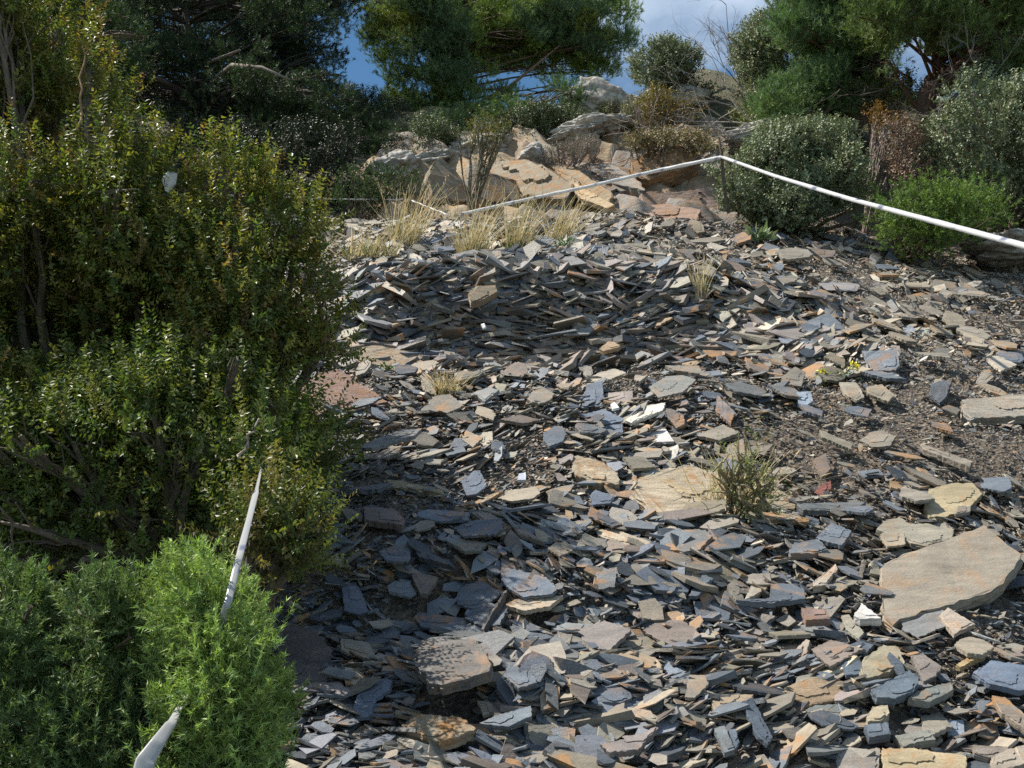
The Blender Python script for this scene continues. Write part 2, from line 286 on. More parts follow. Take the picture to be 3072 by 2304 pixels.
S('two-tone olive slate with curved edge right of the leaf-shaped tan slate', A, [(1780,850),(1900,810),(2060,800),(2050,870),(1960,920),(1820,890)], OLIVE, th=.02, stain=.4)
S('grey-blue sheet with tan middle above the pale blue pointed slate', A, [(1360,750),(1450,715),(1650,730),(1620,790),(1480,800)], (.22,.23,.23), stain=.5)
# right foreground
S('biggest slab of the scree, thick tan and flat, at the right side', B, [(1280,360),(1300,330),(1560,230),(1960,80),(2200,270),(2200,300),(2080,460),(2000,520),(1400,700),(1350,735),(1290,690)], (.27,.235,.185), th=.07, lift=.11, tilt=(-.1,-.16), stain=.35, ref='biggest tan slab', rough=.02, top=False)
S('half tan half blue slab lying under the top corner of the biggest slab', B, [(1255,110),(1300,60),(1400,30),(1480,80),(1700,70),(1760,110),(1750,170),(1560,220),(1480,200)], (.27,.25,.2), th=.025, stain=.2, ref='half tan half blue slab')
S('chunky block with a bright rust-orange front, lower right', B, [(660,1150),(700,1120),(850,1070),(1045,1100),(1080,1200),(830,1250),(730,1210)], (.3,.22,.14), th=.045, lift=.05, tilt=(.05,-.3), stain=1, ref='rust-orange block')
S('squarish olive-tan block with a dark front face, right of two blue chips', B, [(1170,950),(1300,860),(1400,870),(1440,970),(1430,1000),(1200,1080),(1140,1060)], (.3,.265,.185), th=.06, lift=.06, stain=.4, ref='olive-tan block')
S('big smooth dark-blue plate with a curved lower edge below the olive-tan block', B, [(1220,1150),(1400,1060),(1470,1020),(1530,1080),(1500,1160),(1380,1205),(1260,1200)], (.11,.14,.17), th=.03, lift=.06, stain=.05, tilt=(0,-.15), ref='curved blue plate')
S('upper of the two dark blue chips left of the olive-tan block', B, [(1080,860),(1150,830),(1240,860),(1180,920),(1090,905)], (.085,.105,.135), stain=0, th=.018, lift=.045)
S('lower of the two dark blue chips left of the olive-tan block', B, [(1030,990),(1110,920),(1190,1000),(1170,1050),(1060,1055)], (.09,.115,.145), stain=0, th=.015, lift=.045)
S('pale pinkish tan chip below the lower edge of the biggest slab', B, [(1660,670),(1720,620),(1895,725),(1760,790)], (.44,.37,.3), th=.02, stain=.3, tilt=(0,-.15), ref='pinkish chip')
S('narrow dark blue bar of slate pointing down right near the bottom', B, [(385,1230),(450,1200),(585,1460),(550,1505),(480,1440)], (.075,.095,.12), th=.014, lift=.06, stain=0, tilt=(.15,-.1), ref='narrow dark bar')
S('large blue slab entering from the right edge below the biggest slab', B, [(1880,1040),(2000,960),(2212,990),(2300,1010),(2280,1140),(2180,1155),(1990,1110)], (.14,.18,.24), th=.02, stain=.1, lift=.05, ref='right-edge blue slab')
S('plank of slate with bright orange heart at the right edge', B, [(2010,1190),(2090,1200),(2260,1350),(2240,1420),(2060,1290)], (.24,.2,.16), th=.022, stain=1, lift=.05, ref='orange-hearted plank')
S('yellow-tan slab with a grey lower corner on the bottom edge', B, [(1285,1525),(1500,1530),(1840,1580),(1845,1680),(1300,1700)], (.42,.34,.21), th=.03, stain=.6, lift=.05, ref='yellow-tan slab')
S('tan and grey rounded chip above the dark blue square chip', B, [(1190,1330),(1230,1260),(1330,1250),(1340,1300),(1290,1350),(1200,1355)], (.36,.32,.23), th=.03, stain=.2)
S('blue slate with an orange tinged crest left of the half tan half blue slab', B, [(690,250),(720,200),(880,175),(940,240),(840,270),(700,265)], (.15,.17,.19), th=.03, stain=.5, lift=.04, ref='orange-crested slate')
S('purple-brown brick-like block below the orange-crested slate', B, [(770,620),(930,630),(955,690),(800,700)], (.2,.14,.12), th=.04, stain=.3, lift=.045, ref='purple-brown brick')
S('pinkish tan splinter left of the standing stone pair', B, [(845,480),(860,440),(990,335),(1005,370),(930,470)], (.42,.36,.29), th=.03, stain=.3)
S('dark blue diamond flake on the left of the lower right scree', B, [(40,540),(130,400),(200,430),(100,540)], BLUE, stain=0, th=.016)
S('smooth tan-grey flake beside the white quartz pieces', B, [(1030,670),(1080,665),(1175,780),(1140,820),(1060,760)], (.3,.29,.24), stain=.1, ref='tan-grey flake')
S('bright white quartz piece at the lower left corner of the biggest slab', B, [(1110,670),(1160,590),(1240,650),(1285,690),(1150,690)], WHITE, th=.03, stain=.1, name='quartz_piece', cat='quartz', rough=.05, ref='white quartz')
S('pale blue square slate near the bottom right', B, [(1705,1350),(1820,1345),(1830,1460),(1720,1440)], (.26,.3,.36), stain=0, tilt=(0,-.15), ref='pale blue square')
S('chunky pointed tan stone leaning up left of the two dark blue chips', B, [(690,990),(700,930),(800,820),(825,830),(790,960),(740,1005)], (.38,.32,.27), th=.05, lift=.06, stain=.4, normal=(-.35,-.65,.65), ref='pointed tan stone')
S('long low grey slate left of the pointed tan stone', B, [(360,990),(520,970),(690,990),(660,1030),(450,1040)], (.2,.205,.2), th=.025, stain=.1)
S('left of two narrow slates standing like a tent', B, [(1115,500),(1160,310),(1190,310),(1165,420),(1145,505)], (.2,.175,.14), th=.03, stain=.1, normal=(-.35,-.8,.35), lift=.05, top=False, ref='standing stone pair')
S('right of two narrow slates standing like a tent', B, [(1220,330),(1240,310),(1265,320),(1278,420),(1240,440)], (.38,.34,.27), th=.02, stain=.1, normal=(.25,-.8,.4), lift=.05, top=False)
S('grey slate with a shadowed front near the bottom right', B, [(1370,1450),(1600,1410),(1640,1470),(1480,1500),(1430,1520)], (.22,.22,.19), th=.035, stain=.2, lift=.04)
S('flat brown slab left of the tan corner slab', B, [(1880,1510),(2100,1520),(2130,1560),(1980,1590),(1890,1560)], (.22,.19,.16), th=.02, stain=.2, lift=.05)
S('tan slab filling the bottom right corner', B, [(2000,1590),(2100,1540),(2240,1500),(2260,1620),(2000,1690)], (.34,.29,.23), th=.03, stain=.4, lift=.06, ref='corner tan slab')
S('long tan slate with an orange streak under the bushy weed', B, [(440,0),(620,0),(820,40),(820,65),(560,50)], (.38,.29,.19), th=.016, stain=.9)
S('dark blue layered plate with a tan lump above the purple-brown brick', B, [(340,570),(560,590),(800,560),(790,500),(700,460),(580,465),(560,560)], (.11,.13,.155), th=.022, stain=.5, lift=.035, ref='layered blue plate')
S('small blue-brown upright plate under the biggest slab', B, [(1890,590),(1960,530),(2010,520),(1985,630)], (.16,.165,.18), stain=.1, tilt=(0,-.3))
S('grey-brown slab left of the yellow-tan slab', B, [(990,1540),(1280,1530),(1270,1680),(1000,1680)], (.25,.235,.21), th=.02, stain=.3, lift=.04)
S('dark blue square chip near the bottom of the scree', B, [(1180,1380),(1330,1360),(1350,1440),(1210,1460)], (.095,.12,.15), th=.025, stain=.05, lift=.04, ref='dark square chip')
S('long grey-green slate below the rust-orange block', B, [(800,1280),(860,1250),(1080,1250),(1110,1310),(980,1330),(830,1320)], (.15,.17,.165), th=.02, stain=.2)
S('dark grey wedge with an orange nick right of the curved blue plate', B, [(1460,1210),(1520,1160),(1740,1100),(1760,1150),(1600,1230)], (.16,.175,.165), th=.035, lift=.045, stain=.3)
S('bright orange-edged plank right of the dark grey wedge', B, [(1770,990),(1960,870),(1985,885),(1960,930),(1800,1005)], (.36,.27,.14), th=.018, lift=.05, stain=.9, ref='orange-edged plank')
S('brown-purple slate leaning beside the olive-tan block', B, [(1480,930),(1560,920),(1680,1000),(1640,1060),(1560,1100)], (.2,.175,.155), th=.02, lift=.05, stain=.2)
S('twin-toned tilted plank below the narrow dark bar, leftmost', B, [(205,1400),(270,1380),(340,1540),(270,1560)], (.15,.18,.2), th=.016, lift=.045, stain=.1)
S('short dark blue plank right beside the twin-toned tilted plank', B, [(300,1410),(340,1405),(368,1490),(340,1530)], (.09,.115,.145), th=.014, lift=.045, stain=0)
S('flaky orange and grey stone above the narrow dark bar', B, [(185,1220),(260,1180),(460,1180),(450,1210),(330,1290),(200,1290)], (.33,.26,.18), th=.025, lift=.045, stain=.8)
S('pale long chip with a dark tail left of the biggest slab', B, [(400,570),(440,480),(540,460),(550,490),(480,540)], (.36,.33,.27), th=.018, stain=.2)
# right middle
S('squarish blue plate with a tan rim propped upright on bare soil', C_, [(1165,615),(1390,605),(1405,700),(1380,740),(1230,745)], (.2,.22,.25), th=.03, normal=(-.15,-.75,.62), lift=.05, stain=.5, ref='propped square plate')
S('long pointed blue plate left of the propped square plate', C_, [(610,510),(680,500),(930,572),(770,597),(650,560)], (.19,.22,.27), stain=.3, tilt=(0,-.15), ref='long pointed blue plate')
S('dark blue and tan half-moon slate above the yellow flowers', C_, [(470,650),(500,630),(680,650),(640,690),(560,702)], (.15,.16,.175), stain=.5, tilt=(0,-.15))
S('yellowish tan round-cornered slab above the biggest slab', C_, [(1565,1620),(1600,1510),(1740,1470),(1880,1470),(1940,1540),(1850,1640),(1700,1690),(1600,1690)], (.38,.32,.2), th=.03, tilt=(0,-.15), stain=.3, lift=.045, ref='yellowish round-cornered slab')
S('pale grey-tan ledge block at the right edge', C_, [(1810,930),(2000,910),(2212,890),(2330,920),(2330,1030),(1870,1050),(1820,1010)], (.33,.3,.25), th=.07, tilt=(0,-.1), stain=.2, lift=.05, name='ledge_block', cat='boulder', mat=M_ROCK, ref='pale ledge block')
S('tan and blue plate right of the bushy weed', C_, [(450,1530),(600,1500),(740,1580),(730,1640),(560,1640)], (.29,.26,.19), stain=.3, tilt=(0,-.15), ref='tan and blue plate')
S('dark red pointed stone standing among grey slates', C_, [(845,1540),(880,1500),(960,1450),(965,1500),(900,1590),(860,1590)], RED, th=.02, stain=0, normal=(-.2,-.8,.5), lift=.04, cat='stone', name='red_stone', ref='dark red stone')
S('long dark grey slate bar beneath the dark red stone', C_, [(735,1605),(1190,1590),(1150,1620),(1080,1650),(780,1645)], (.12,.13,.135), th=.025, stain=.05)
S('small blue chip upper right of the dark red stone', C_, [(1130,1395),(1270,1380),(1310,1420),(1180,1432)], LBLUE, stain=.05, tilt=(0,-.1))
S('pale blue squarish block facing the camera below the yellow flowers', C_, [(740,880),(830,875),(845,940),(800,970),(750,955)], (.36,.41,.48), th=.03, normal=(0,-.8,.6), lift=.04, stain=0, ref='pale blue block')
S('pale purple-grey flat slate high on the right scree', C_, [(880,180),(900,165),(1150,180),(1130,225),(940,220)], (.28,.27,.27), tilt=(0,-.2), stain=.2, ref='purple-grey flat slate')
S('warm brown flake just below the purple-grey flat slate', C_, [(760,235),(900,215),(1060,285),(990,315),(880,290)], (.28,.2,.13), tilt=(0,-.25), th=.02, stain=.6)
S('pale greenish lichen-dusted stone right of the upper scree', C_, [(1480,490),(1610,455),(1590,520),(1520,540)], (.44,.46,.4), tilt=(0,-.35), th=.03, stain=0, ref='lichen-dusted stone')
S('small tan slate near the right edge above the ledge block', C_, [(1930,610),(2000,580),(2080,610),(1980,650)], (.36,.3,.22), tilt=(0,-.2), stain=.2)
S('narrow blue slate at the left of the right-hand scree', C_, [(60,760),(240,738),(255,770),(110,782)], LBLUE, stain=.05, tilt=(0,-.1))
S('long sunken tan plank descending toward the yellowish round-cornered slab', C_, [(1540,1215),(1880,1330),(1860,1365),(1560,1250)], (.25,.22,.18), th=.03, stain=.2, ref='sunken tan plank')
S('bright white chip in front of the propped square plate', C_, [(1300,740),(1330,735),(1405,770),(1395,790),(1330,770)], WHITE, th=.02, stain=0, name='quartz_piece', cat='quartz', tilt=(0,-.3))
S('tan square flake below the yellow flowers, beside a narrow crack', C_, [(1190,850),(1290,830),(1375,900),(1330,940),(1200,890)], (.3,.26,.2), th=.02, stain=.3, tilt=(0,-.15))
# centre
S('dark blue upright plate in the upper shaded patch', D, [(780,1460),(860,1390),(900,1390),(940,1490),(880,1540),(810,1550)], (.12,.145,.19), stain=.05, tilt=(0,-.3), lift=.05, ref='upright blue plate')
S('pale tan square slate in the open gravel left of centre', D, [(845,1200),(850,1150),(980,1135),(980,1220),(930,1240)], (.44,.40,.31), th=.02, stain=.3, tilt=(0,-.25), ref='pale tan square')
S('olive-tan five-sided chip right of the small grass tuft', D, [(970,870),(1000,820),(1070,830),(1060,880),(990,895)], (.36,.34,.25), th=.02, stain=.1, tilt=(0,-.3), ref='five-sided chip')
S('tall blue plate leaning left of the purplish rough slab', D, [(1560,980),(1570,900),(1600,830),(1690,810),(1700,920),(1600,985)], (.135,.165,.21), th=.015, stain=.05, tilt=(0,-.35), lift=.05, ref='tall blue plate')
S('purplish rough slab in the centre beside the tall blue plate', D, [(1710,890),(1890,870),(1890,930),(1780,970),(1720,950)], (.3,.26,.24), th=.02, stain=.1, tilt=(0,-.25), ref='purplish rough slab')
S('long chalk-white slate, brightest stone at the middle of the scree', D, [(1840,1065),(1960,970),(2100,950),(2080,1000),(1880,1080)], (.66,.62,.54), th=.02, lift=.05, stain=.05, tilt=(-.1,-.25), ref='chalk-white slate')
S('broad blue sheet left of the chalk-white slate', D, [(1560,1030),(1700,990),(1780,1030),(1860,1060),(1700,1090)], (.15,.18,.23), stain=.05, tilt=(0,-.1), ref='broad blue sheet')
S('blue trapezoid slate below the broad blue sheet', D, [(1650,1110),(1820,1085),(1825,1140),(1720,1148)], (.15,.185,.235), stain=.05, tilt=(0,-.15))
S('long thin grey slab roofing a black hollow near the box shrub', D, [(85,1240),(260,1170),(400,1120),(520,1120),(470,1160),(200,1240)], (.16,.165,.165), th=.02, lift=.11, stain=.1, tilt=(-.1,.1), ref='roofing grey slab')
S('dark blue flat slate left of the weathered tan bedrock', D, [(1610,1550),(1650,1515),(1770,1560),(1740,1600),(1630,1610)], (.12,.15,.195), stain=.05, tilt=(0,-.2), lift=.04)
S('long olive-brown splinter in the shade below the roofing grey slab', D, [(290,1450),(400,1455),(660,1520),(670,1545),(320,1490)], (.24,.2,.12), th=.015, stain=.3, ref='olive-brown splinter')
S('brown hollow-faced block at the top of the dark bank', D, [(820,240),(870,195),(1000,185),(1010,230),(900,290),(840,300)], (.2,.165,.11), th=.07, lift=.09, stain=.2, tilt=(0,-.2), ref='hollow-faced block')
S('grey pointed slate lying on the dark bank', D, [(1440,510),(1500,480),(1670,445),(1600,505)], (.22,.225,.22), th=.012, lift=.05, tilt=(0,-.2), stain=.05, ref='pointed grey slate')
S('thin pale upright sliver below the dark bank', D, [(1492,640),(1512,602),(1530,690),(1505,697)], (.36,.40,.44), th=.008, normal=(-.1,-.9,.3), lift=.04, stain=0, ref='pale upright sliver', top=False)
S('orange-tan boxy stone with a sunny top right of the dark bank', D, [(1670,600),(1750,535),(1830,565),(1800,590),(1700,615)], (.36,.28,.19), th=.05, lift=.06, tilt=(0,-.2), stain=.4, ref='boxy sunny stone')
S('orange and tan slate right of the pale upright sliver', D, [(1355,765),(1430,765),(1450,800),(1390,800)], (.44,.3,.17), th=.02, stain=.8, tilt=(0,-.2))
S('broad blue and tan sheet at the right end of the dark bank', D, [(1990,850),(2100,780),(2212,770),(2300,800),(2212,880),(2060,915)], (.24,.24,.22), stain=.4, tilt=(0,-.15), lift=.045, ref='broad two-tone sheet')
S('tiny bright white quartz chip above the dark bank', D, [(905,440),(925,435),(940,460),(920,465)], (.8,.8,.78), th=.015, lift=.05, normal=(0,-.7,.7), stain=0, name='quartz_piece', cat='quartz', top=False)
S('small round white quartz lump right of the boxy sunny stone', D, [(2090,680),(2110,655),(2135,665),(2140,695),(2100,700)], (.8,.79,.76), th=.025, lift=.04, normal=(0,-.7,.7), stain=0, name='quartz_piece', cat='quartz', top=False)
S('white quartz chip in front of the tall blue plate', D, [(1745,960),(1770,945),(1800,980),(1760,988)], (.75,.76,.76), th=.015, lift=.045, stain=0, name='quartz_piece', cat='quartz', top=False)
S('blue-white quartz chip in the gravel above the weathered bedrock', D, [(1140,1450),(1150,1410),(1195,1400),(1195,1450)], (.6,.63,.7), th=.015, lift=.04, normal=(0,-.7,.7), stain=0, name='quartz_piece', cat='quartz', top=False)
# embedded bedrock showing through the scree
S('weathered tan bedrock hump left of the paler bedrock slab', D, [(1490,1310),(1530,1290),(1680,1330),(1790,1400),(1800,1480),(1620,1470),(1500,1400)], (.42,.355,.26), th=.09, stain=.6, lift=.04, name='bedrock_slab', cat='bedrock', mat=M_ROCK, ref='weathered bedrock hump', tilt=(0,-.2), rough=.05)
slab('pale flat bedrock slab left of the bushy green weed', [(636,480),(650,470),(690,466),(718,470),(730,492),(705,512),(668,520),(648,508),(632,495)], (.45,.38,.28), th=.09, stain=.5, lift=.035, name='bedrock_slab', cat='bedrock', mat=M_ROCK, ref='pale bedrock slab', rough=.05, tilt=(.05,-.1))
slab('reddish bedrock slab beside the box shrub, with a red patch', [(284,408),(300,390),(318,374),(338,368),(352,378),(375,392),(388,402),(352,412),(310,418)], (.3,.2,.16), th=.09, stain=.5, lift=.05, name='bedrock_slab', cat='bedrock', mat=M_ROCK, ref='reddish bedrock', tilt=(.1,-.35), rough=.05)
slab('tan bedrock face above the small grass tuft left of centre', [(345,352),(372,345),(420,352),(432,375),(418,392),(392,388),(365,374)], (.36,.29,.21), th=.09, stain=.4, lift=.03, name='bedrock_slab', cat='bedrock', mat=M_ROCK, tilt=(.1,-.35), rough=.05)
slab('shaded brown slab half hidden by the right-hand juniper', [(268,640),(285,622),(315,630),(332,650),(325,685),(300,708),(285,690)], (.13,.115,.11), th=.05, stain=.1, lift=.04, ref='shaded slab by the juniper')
# ------------------------------------------------------------ scattered slate
def in_poly(x, y, poly):
    ins = np.zeros(len(x), bool); n = len(poly); j = n-1
    for i in range(n):
        xi, yi = poly[i]; xj, yj = poly[j]
        c = ((yi > y) != (yj > y)) & (x < (xj-xi)*(y-yi)/((yj-yi) if yj != yi else 1e-9)+xi); ins ^= c; j = i
    return ins
def clear(x, y, margin=0.0):
    ok = np.ones(len(x), bool)
    for poly, c, r in FOOT:
        m = ok & (np.abs(x-c[0]) < r+margin) & (np.abs(y-c[1]) < r+margin)
        if m.any():
            k = np.where(m)[0]; pc = poly.mean(0); q = pc + (poly-pc)*(1+margin/max(r,.01)); ok[k[in_poly(x[k], y[k], q)]] = False
    return ok
def proj(p):
    d = p @ np.stack([np.array([1,0,0]), UP, FW]).T; return 512+F*d[:,0]/d[:,2], 384-F*d[:,1]/d[:,2]
def spots(n, ymin=1.6, ymax=7.45, near=1.6):
    """random ground spots on the scree, denser close to the camera"""
    u = rng.random(n*2); y = ymin + (ymax-ymin)*u**near; x = rng.uniform(-.62, .66, n*2)*y*1.05
    keep = (x > -.42*y-.2); x, y = x[keep][:n], y[keep][:n]; return x, y
PAL = np.array([BLUE, LBLUE, DARK, GREY, TANG, TAN, RUST, BROWN, PTAN, OLIVE, PURP, WHITE])
def palette(x, y):
    b = np.clip(.64 - .33*sst(x/y, -.05, .4) - .42*sst(y, 2.8, 4.8), .1, .78)      # share of blue slate
    b = b + .7*fbm(x*1.5, y*1.5, 21); b = np.clip(b, .08, .85); u = rng.random(len(x)); v = rng.random(len(x))
    cool = np.searchsorted([.5,.7,.82,1.], v); cool = np.array([0,1,2,3,3])[cool]
    warm = np.array([4,5,6,7,8,9,10,3,11])[np.searchsorted([.44,.60,.62,.74,.79,.88,.93,.994], v)]
    return np.where(u < b, cool, warm)
def chips(x, y, size, thick, zoff, K=7, jitter=.3, flat=.35, seed=1, idx=None, rim=.9):
    r = np.random.default_rng(seed); n = len(x)
    N0 = Hn(x, y, .09); bank = np.exp(-((x-.15)/.95)**2)*np.exp(-((y-4.95)/.2)**2)
    fl = np.clip(flat - .55*sst(y,3.3,4.6)+.95*bank, -.5, .95)[:,None]
    nn = nrm(N0*(1-fl) + np.array([0,0,1.])*fl + r.normal(0, 1, (n,3))*np.array([1,1,.2])*(jitter*(1-.35*bank)*(1+.35*sst(y,3.5,5)))[:,None])
    fx = fbm(x*2.1, y*2.1, 61, 3)*1.4; fy = fbm(x*2.1+9, y*2.1, 67, 3)*1.1; nn = nrm(nn + np.stack([fx, fy, 0*fx], -1)*(1-.7*bank)[:,None])   # sheaves of slate lean together
    a = nrm(np.cross(nn, nrm(r.normal(0,1,(n,3))*np.array([.35,1,.3]) + np.array([0,.6,0])))); b = np.cross(nn, a)
    th = (np.arange(K)[None] + r.uniform(-.38,.38,(n,K)))*2*math.pi/K + r.uniform(0,6.28,(n,1))
    el = r.uniform(.28,.8,(n,1)); rad = size[:,None]*.5*r.uniform(.55,1.2,(n,K))
    u = np.cos(th)*rad; v = np.sin(th)*rad*el
    z = H(x, y) + zoff; c = np.stack([x, y, z], -1)
    top = c[:,None] + u[...,None]*a[:,None] + v[...,None]*b[:,None]
    wedge = (1 + r.normal(0,.35,(n,K)).clip(-.6,.6))[...,None]
    bot = c[:,None] + (u[...,None]*a[:,None] + v[...,None]*b[:,None])*r.uniform(rim,1.08,(n,K))[...,None] - nn[:,None]*thick[:,None,None]*wedge
    V = np.concatenate([top, bot], 1).reshape(-1,3); base = (np.arange(n)*2*K)[:,None]
    j = np.arange(K); j2 = (j+1) % K
    ft = base + j; fb = base + K + j[::-1]; q = (base[...,None] + np.stack([j, K+j, K+j2, j2], -1)[None]).reshape(-1,4)
    if idx is None: idx = palette(x, y)
    col = PAL[idx]*(1+.22*sst(y,3.2,5))[:,None]*r.uniform(.72,1.25,(n,1))*(1+r.normal(0,.014,(n,3)))
    st = np.where(r.random(n) < .3, r.uniform(.3,1,n), .0)*np.where(idx == 11, .2, 1); col = np.concatenate([col, st[:,None]], 1)
    col2 = col.copy(); col2[:,:3] = col2[:,:3]*.55 + np.array([.22,.19,.15])*.35
    cc = np.stack([np.repeat(col[:,None], K, 1), np.repeat(col2[:,None], K, 1)], 1).reshape(-1,4)
    return V, [ft, fb, q], cc, idx, nn
def scatter(n, smin, smax, pw, zlo, zhi, K, seed, jitter, near=1.7, thk=(.1,.22), margin=-.002, flat=.35):
    x, y = spots(n, near=near); ok = clear(x, y, .004 if smax > .1 else margin)
    soil = sst(x/y, .12, .4)*.5 + fbm(x*2.2, y*2.2, 33)*1.1 + .12*sst(y, 3, 5)      # bare gravelly soil patches, more at the right
    soil = soil + .25*np.exp(-((y-3.75)/.45)**2)
    ok &= rng.random(len(x)) > np.clip(soil-.36, 0, .5)*(.8 if smin > .05 else .3 if smin > .015 else .0)
    x, y = x[ok], y[ok]; u = rng.random(len(x)); s = smin*(smax/smin)**(u**pw)
    s *= .95+.1*(y-2.2)
    fine = fbm(x*1.6, y*1.6, 14, 3) - .12*np.exp(-((y-3.75)/.5)**2) - .12*sst(x/y, .1, .35)*sst(y,3,4) + .12*sst(3.1-y, 0, .8); s *= np.clip(.85 + 1.5*fine, .45, 1.35)
    if smax > .1: k = rng.random(len(x)) < np.clip(.8+2.6*fine, .25, 1); x, y, s = x[k], y[k], s[k]
    return chips(x, y, s, np.maximum(s*rng.uniform(*thk, len(x)), .002), rng.uniform(zlo, zhi, len(x)), K, jitter, flat, seed)
mb = MB()
for a in (dict(n=80000, smin=.01, smax=.036, pw=1.3, zlo=0, zhi=.016, K=5, seed=3, jitter=.42, thk=(.15,.4)),
          dict(n=52000, smin=.02, smax=.075, pw=1.6, zlo=.002, zhi=.036, K=5, seed=4, jitter=.36, thk=(.04,.12)),
          dict(n=42000, smin=.014, smax=.048, pw=1.3, zlo=.0, zhi=.024, K=5, seed=8, jitter=.4, thk=(.06,.2), near=1.4),
          dict(n=26000, smin=.045, smax=.13, pw=1.9, zlo=.012, zhi=.05, K=6, seed=5, jitter=.3, near=1.25, thk=(.03,.09)),
          dict(n=4600, smin=.08, smax=.2, pw=2.2, zlo=.02, zhi=.06, K=6, seed=6, jitter=.22, near=1.1, thk=(.025,.07))):
    V, f, c, _, _ = scatter(**a); mb.add(V, f, c)
# stacked thin sheets poking out of the dark bank
n = 3600; x = rng.normal(.12, .6, n); y = rng.normal(4.96, .2, n); s = .07*(4.2)**(rng.random(n)**1.5)
V, f, c, _, _ = chips(x, y, s, rng.uniform(.005,.024,n), rng.uniform(-.02,.07,n), 6, .24, .6, 77, np.array([4,7,9,3,2,0,10])[rng.integers(0,7,n)]); mb.add(V, f, c)
o = mb.build('slate_rubble', M_SLATE, loc=(0,0,0)); tag(o, 'loose bed of countless small slate chips and gravel covering the slope', 'slate rubble', kind='stuff')

# individual middle-sized pieces
NAMES = ['blue-grey','pale blue-grey','almost black','mid grey','tan-grey','tan','rusty orange','dark brown','pale cream','olive','purple-brown','white']
n = 1500; xx, yy = spots(n, ymin=1.95, ymax=7.2, near=1.5); X3 = np.stack([xx, yy, H(xx, yy)], -1); px, py = proj(X3)
vis = (px > 300) & (px < 1015) & (py > 232) & (py < 762) & clear(xx, yy, .035)
vis &= ~((px < 350) & (py < 620))
sel = []
for i in np.where(vis)[0]:
    if all((xx[i]-xx[j])**2+(yy[i]-yy[j])**2 > (.13)**2 for j in sel): sel.append(i)
    if len(sel) >= 200: break
used = set(); r = random.Random(4)
for i in sel:
    s = np.array([r.uniform(.09, .16)*(1 + .12*(yy[i]-2))]); x1, y1 = xx[i:i+1], yy[i:i+1]; idx = palette(x1, y1); idx = np.where(idx == 11, 3, idx); th = s*r.uniform(.04,.09)
    N0 = nrm(Hn(x1, y1, .15)[0]*.7 + np.array([r.gauss(0,.14), r.gauss(0,.14)-.04-.22*float(sst(yy[i],3,4.5)), .25])); t = nrm(np.cross(N0, [r.gauss(0,1), r.gauss(0,.6), .2])); b = np.cross(N0, t)
    K8 = r.choice([4,5,6,7]); el = r.uniform(.35,.85); cpt = np.array([x1[0], y1[0], H(x1, y1)[0]+.058+.3*th[0]])
    ring = np.array([cpt + t*math.cos(a)*s*.5*q_ + b*math.sin(a)*s*.5*q_*el for a, q_ in [((k+r.uniform(-.3,.3))*2*math.pi/K8, r.uniform(.75,1.2)) for k in range(K8)]])
    ring = ccw(ring, N0); m = MB(); base = PAL[idx[0]]*r.uniform(.85,1.2)
    plate_mb(m, ring, N0, th[0], base, r.choice([0,.1,.3,.8]), int(i), rough=.04)
    if r.random() < .5: c0 = ring.mean(0); plate_mb(m, c0+(ring-c0)*.6+(ring[0]-c0)*.2+N0*.002, N0, .002, base*r.uniform(.85,1.15), .3, int(i)+1, layers=1, rough=.09)
    shape = 'long narrow' if el < .5 else ('broad' if s > .13 else 'small'); ds = sorted(((c[0]-px[i])**2+(c[1]-py[i])**2, ref, c) for c, ref in LAND if ref)
    lab = None
    for k in range(6):
        _, ref, c = ds[k]; dx, dy = px[i]-c[0], py[i]-c[1]
        w_ = ('above' if dy < 0 else 'below') if abs(dy) > 1.6*abs(dx) else ('left of' if dx < 0 else 'right of') if abs(dx) > 1.6*abs(dy) else ('above and ' if dy < 0 else 'below and ') + ('left of' if dx < 0 else 'right of')
        cand = f'{shape} {NAMES[idx[0]]} slate flake {w_} the {ref}'
        if cand not in used: lab = cand; break
    lab = lab or cand; used.add(lab)
    tag(m.build('slate_flake', M_SLATE), lab, 'slate flake', 'middle-sized loose slate flakes on the scree')
# ------------------------------------------------------------ upper outcrop (tilted beds, lichen rocks)
# ------------------------------------------------------------ bedrock face behind the crest
bx, by = np.meshgrid(np.arange(-1.35, 2.1, .016), np.arange(7.25, 8.9, .012))
sc1 = bx*1.0 + by*1.25 + .5*fbm(bx*1.3, by*1.3, 71); s1 = sc1*2.3; f1 = s1-np.floor(s1); s2 = sc1*5.5+1.6*fbm(bx*2, by*2, 72); f2 = s2-np.floor(s2)
cr = (bx*.8-by*1.1)*2.1 + 1.5*vn(np.floor(s1)*3.3, 0*bx, 4); f3 = cr-np.floor(cr)
bz = H(bx, by) + .02 + .20*(sst(f1,0,.34)-f1)*(.6+.6*vn(np.floor(s1), np.floor(cr), 3)) + .02*(sst(f2,0,.5)-f2) + .07*vn(np.floor(s1), np.floor(cr), 8) - .04*sst(.08-f3,0,.08) + .05*fbm(bx*5, by*5, 73)
edge = sst(np.minimum(np.minimum(bx+1.35, 2.1-bx)*1.2, np.minimum(by-7.25, 8.9-by)*2) + .25*fbm(bx*2.5, by*2.5, 74), 0, .25); bz = bz - .22*(1-edge)
ny, nx_ = bx.shape; i = np.arange(ny-1)[:,None]*nx_ + np.arange(nx_-1)[None]
hue = vn(np.floor(s1)+5, np.floor(cr), 9); c1 = np.array([(.33,.26,.175),(.24,.22,.195),(.3,.22,.15),(.27,.235,.18)])[np.clip((hue*4).astype(int),0,3)]*(.8+.35*vn(np.floor(s2), bx*2, 6))[...,None]
cc = np.concatenate([c1, (.25+.5*vn(bx*3,by*3,12))[...,None]], -1).reshape(-1,4)
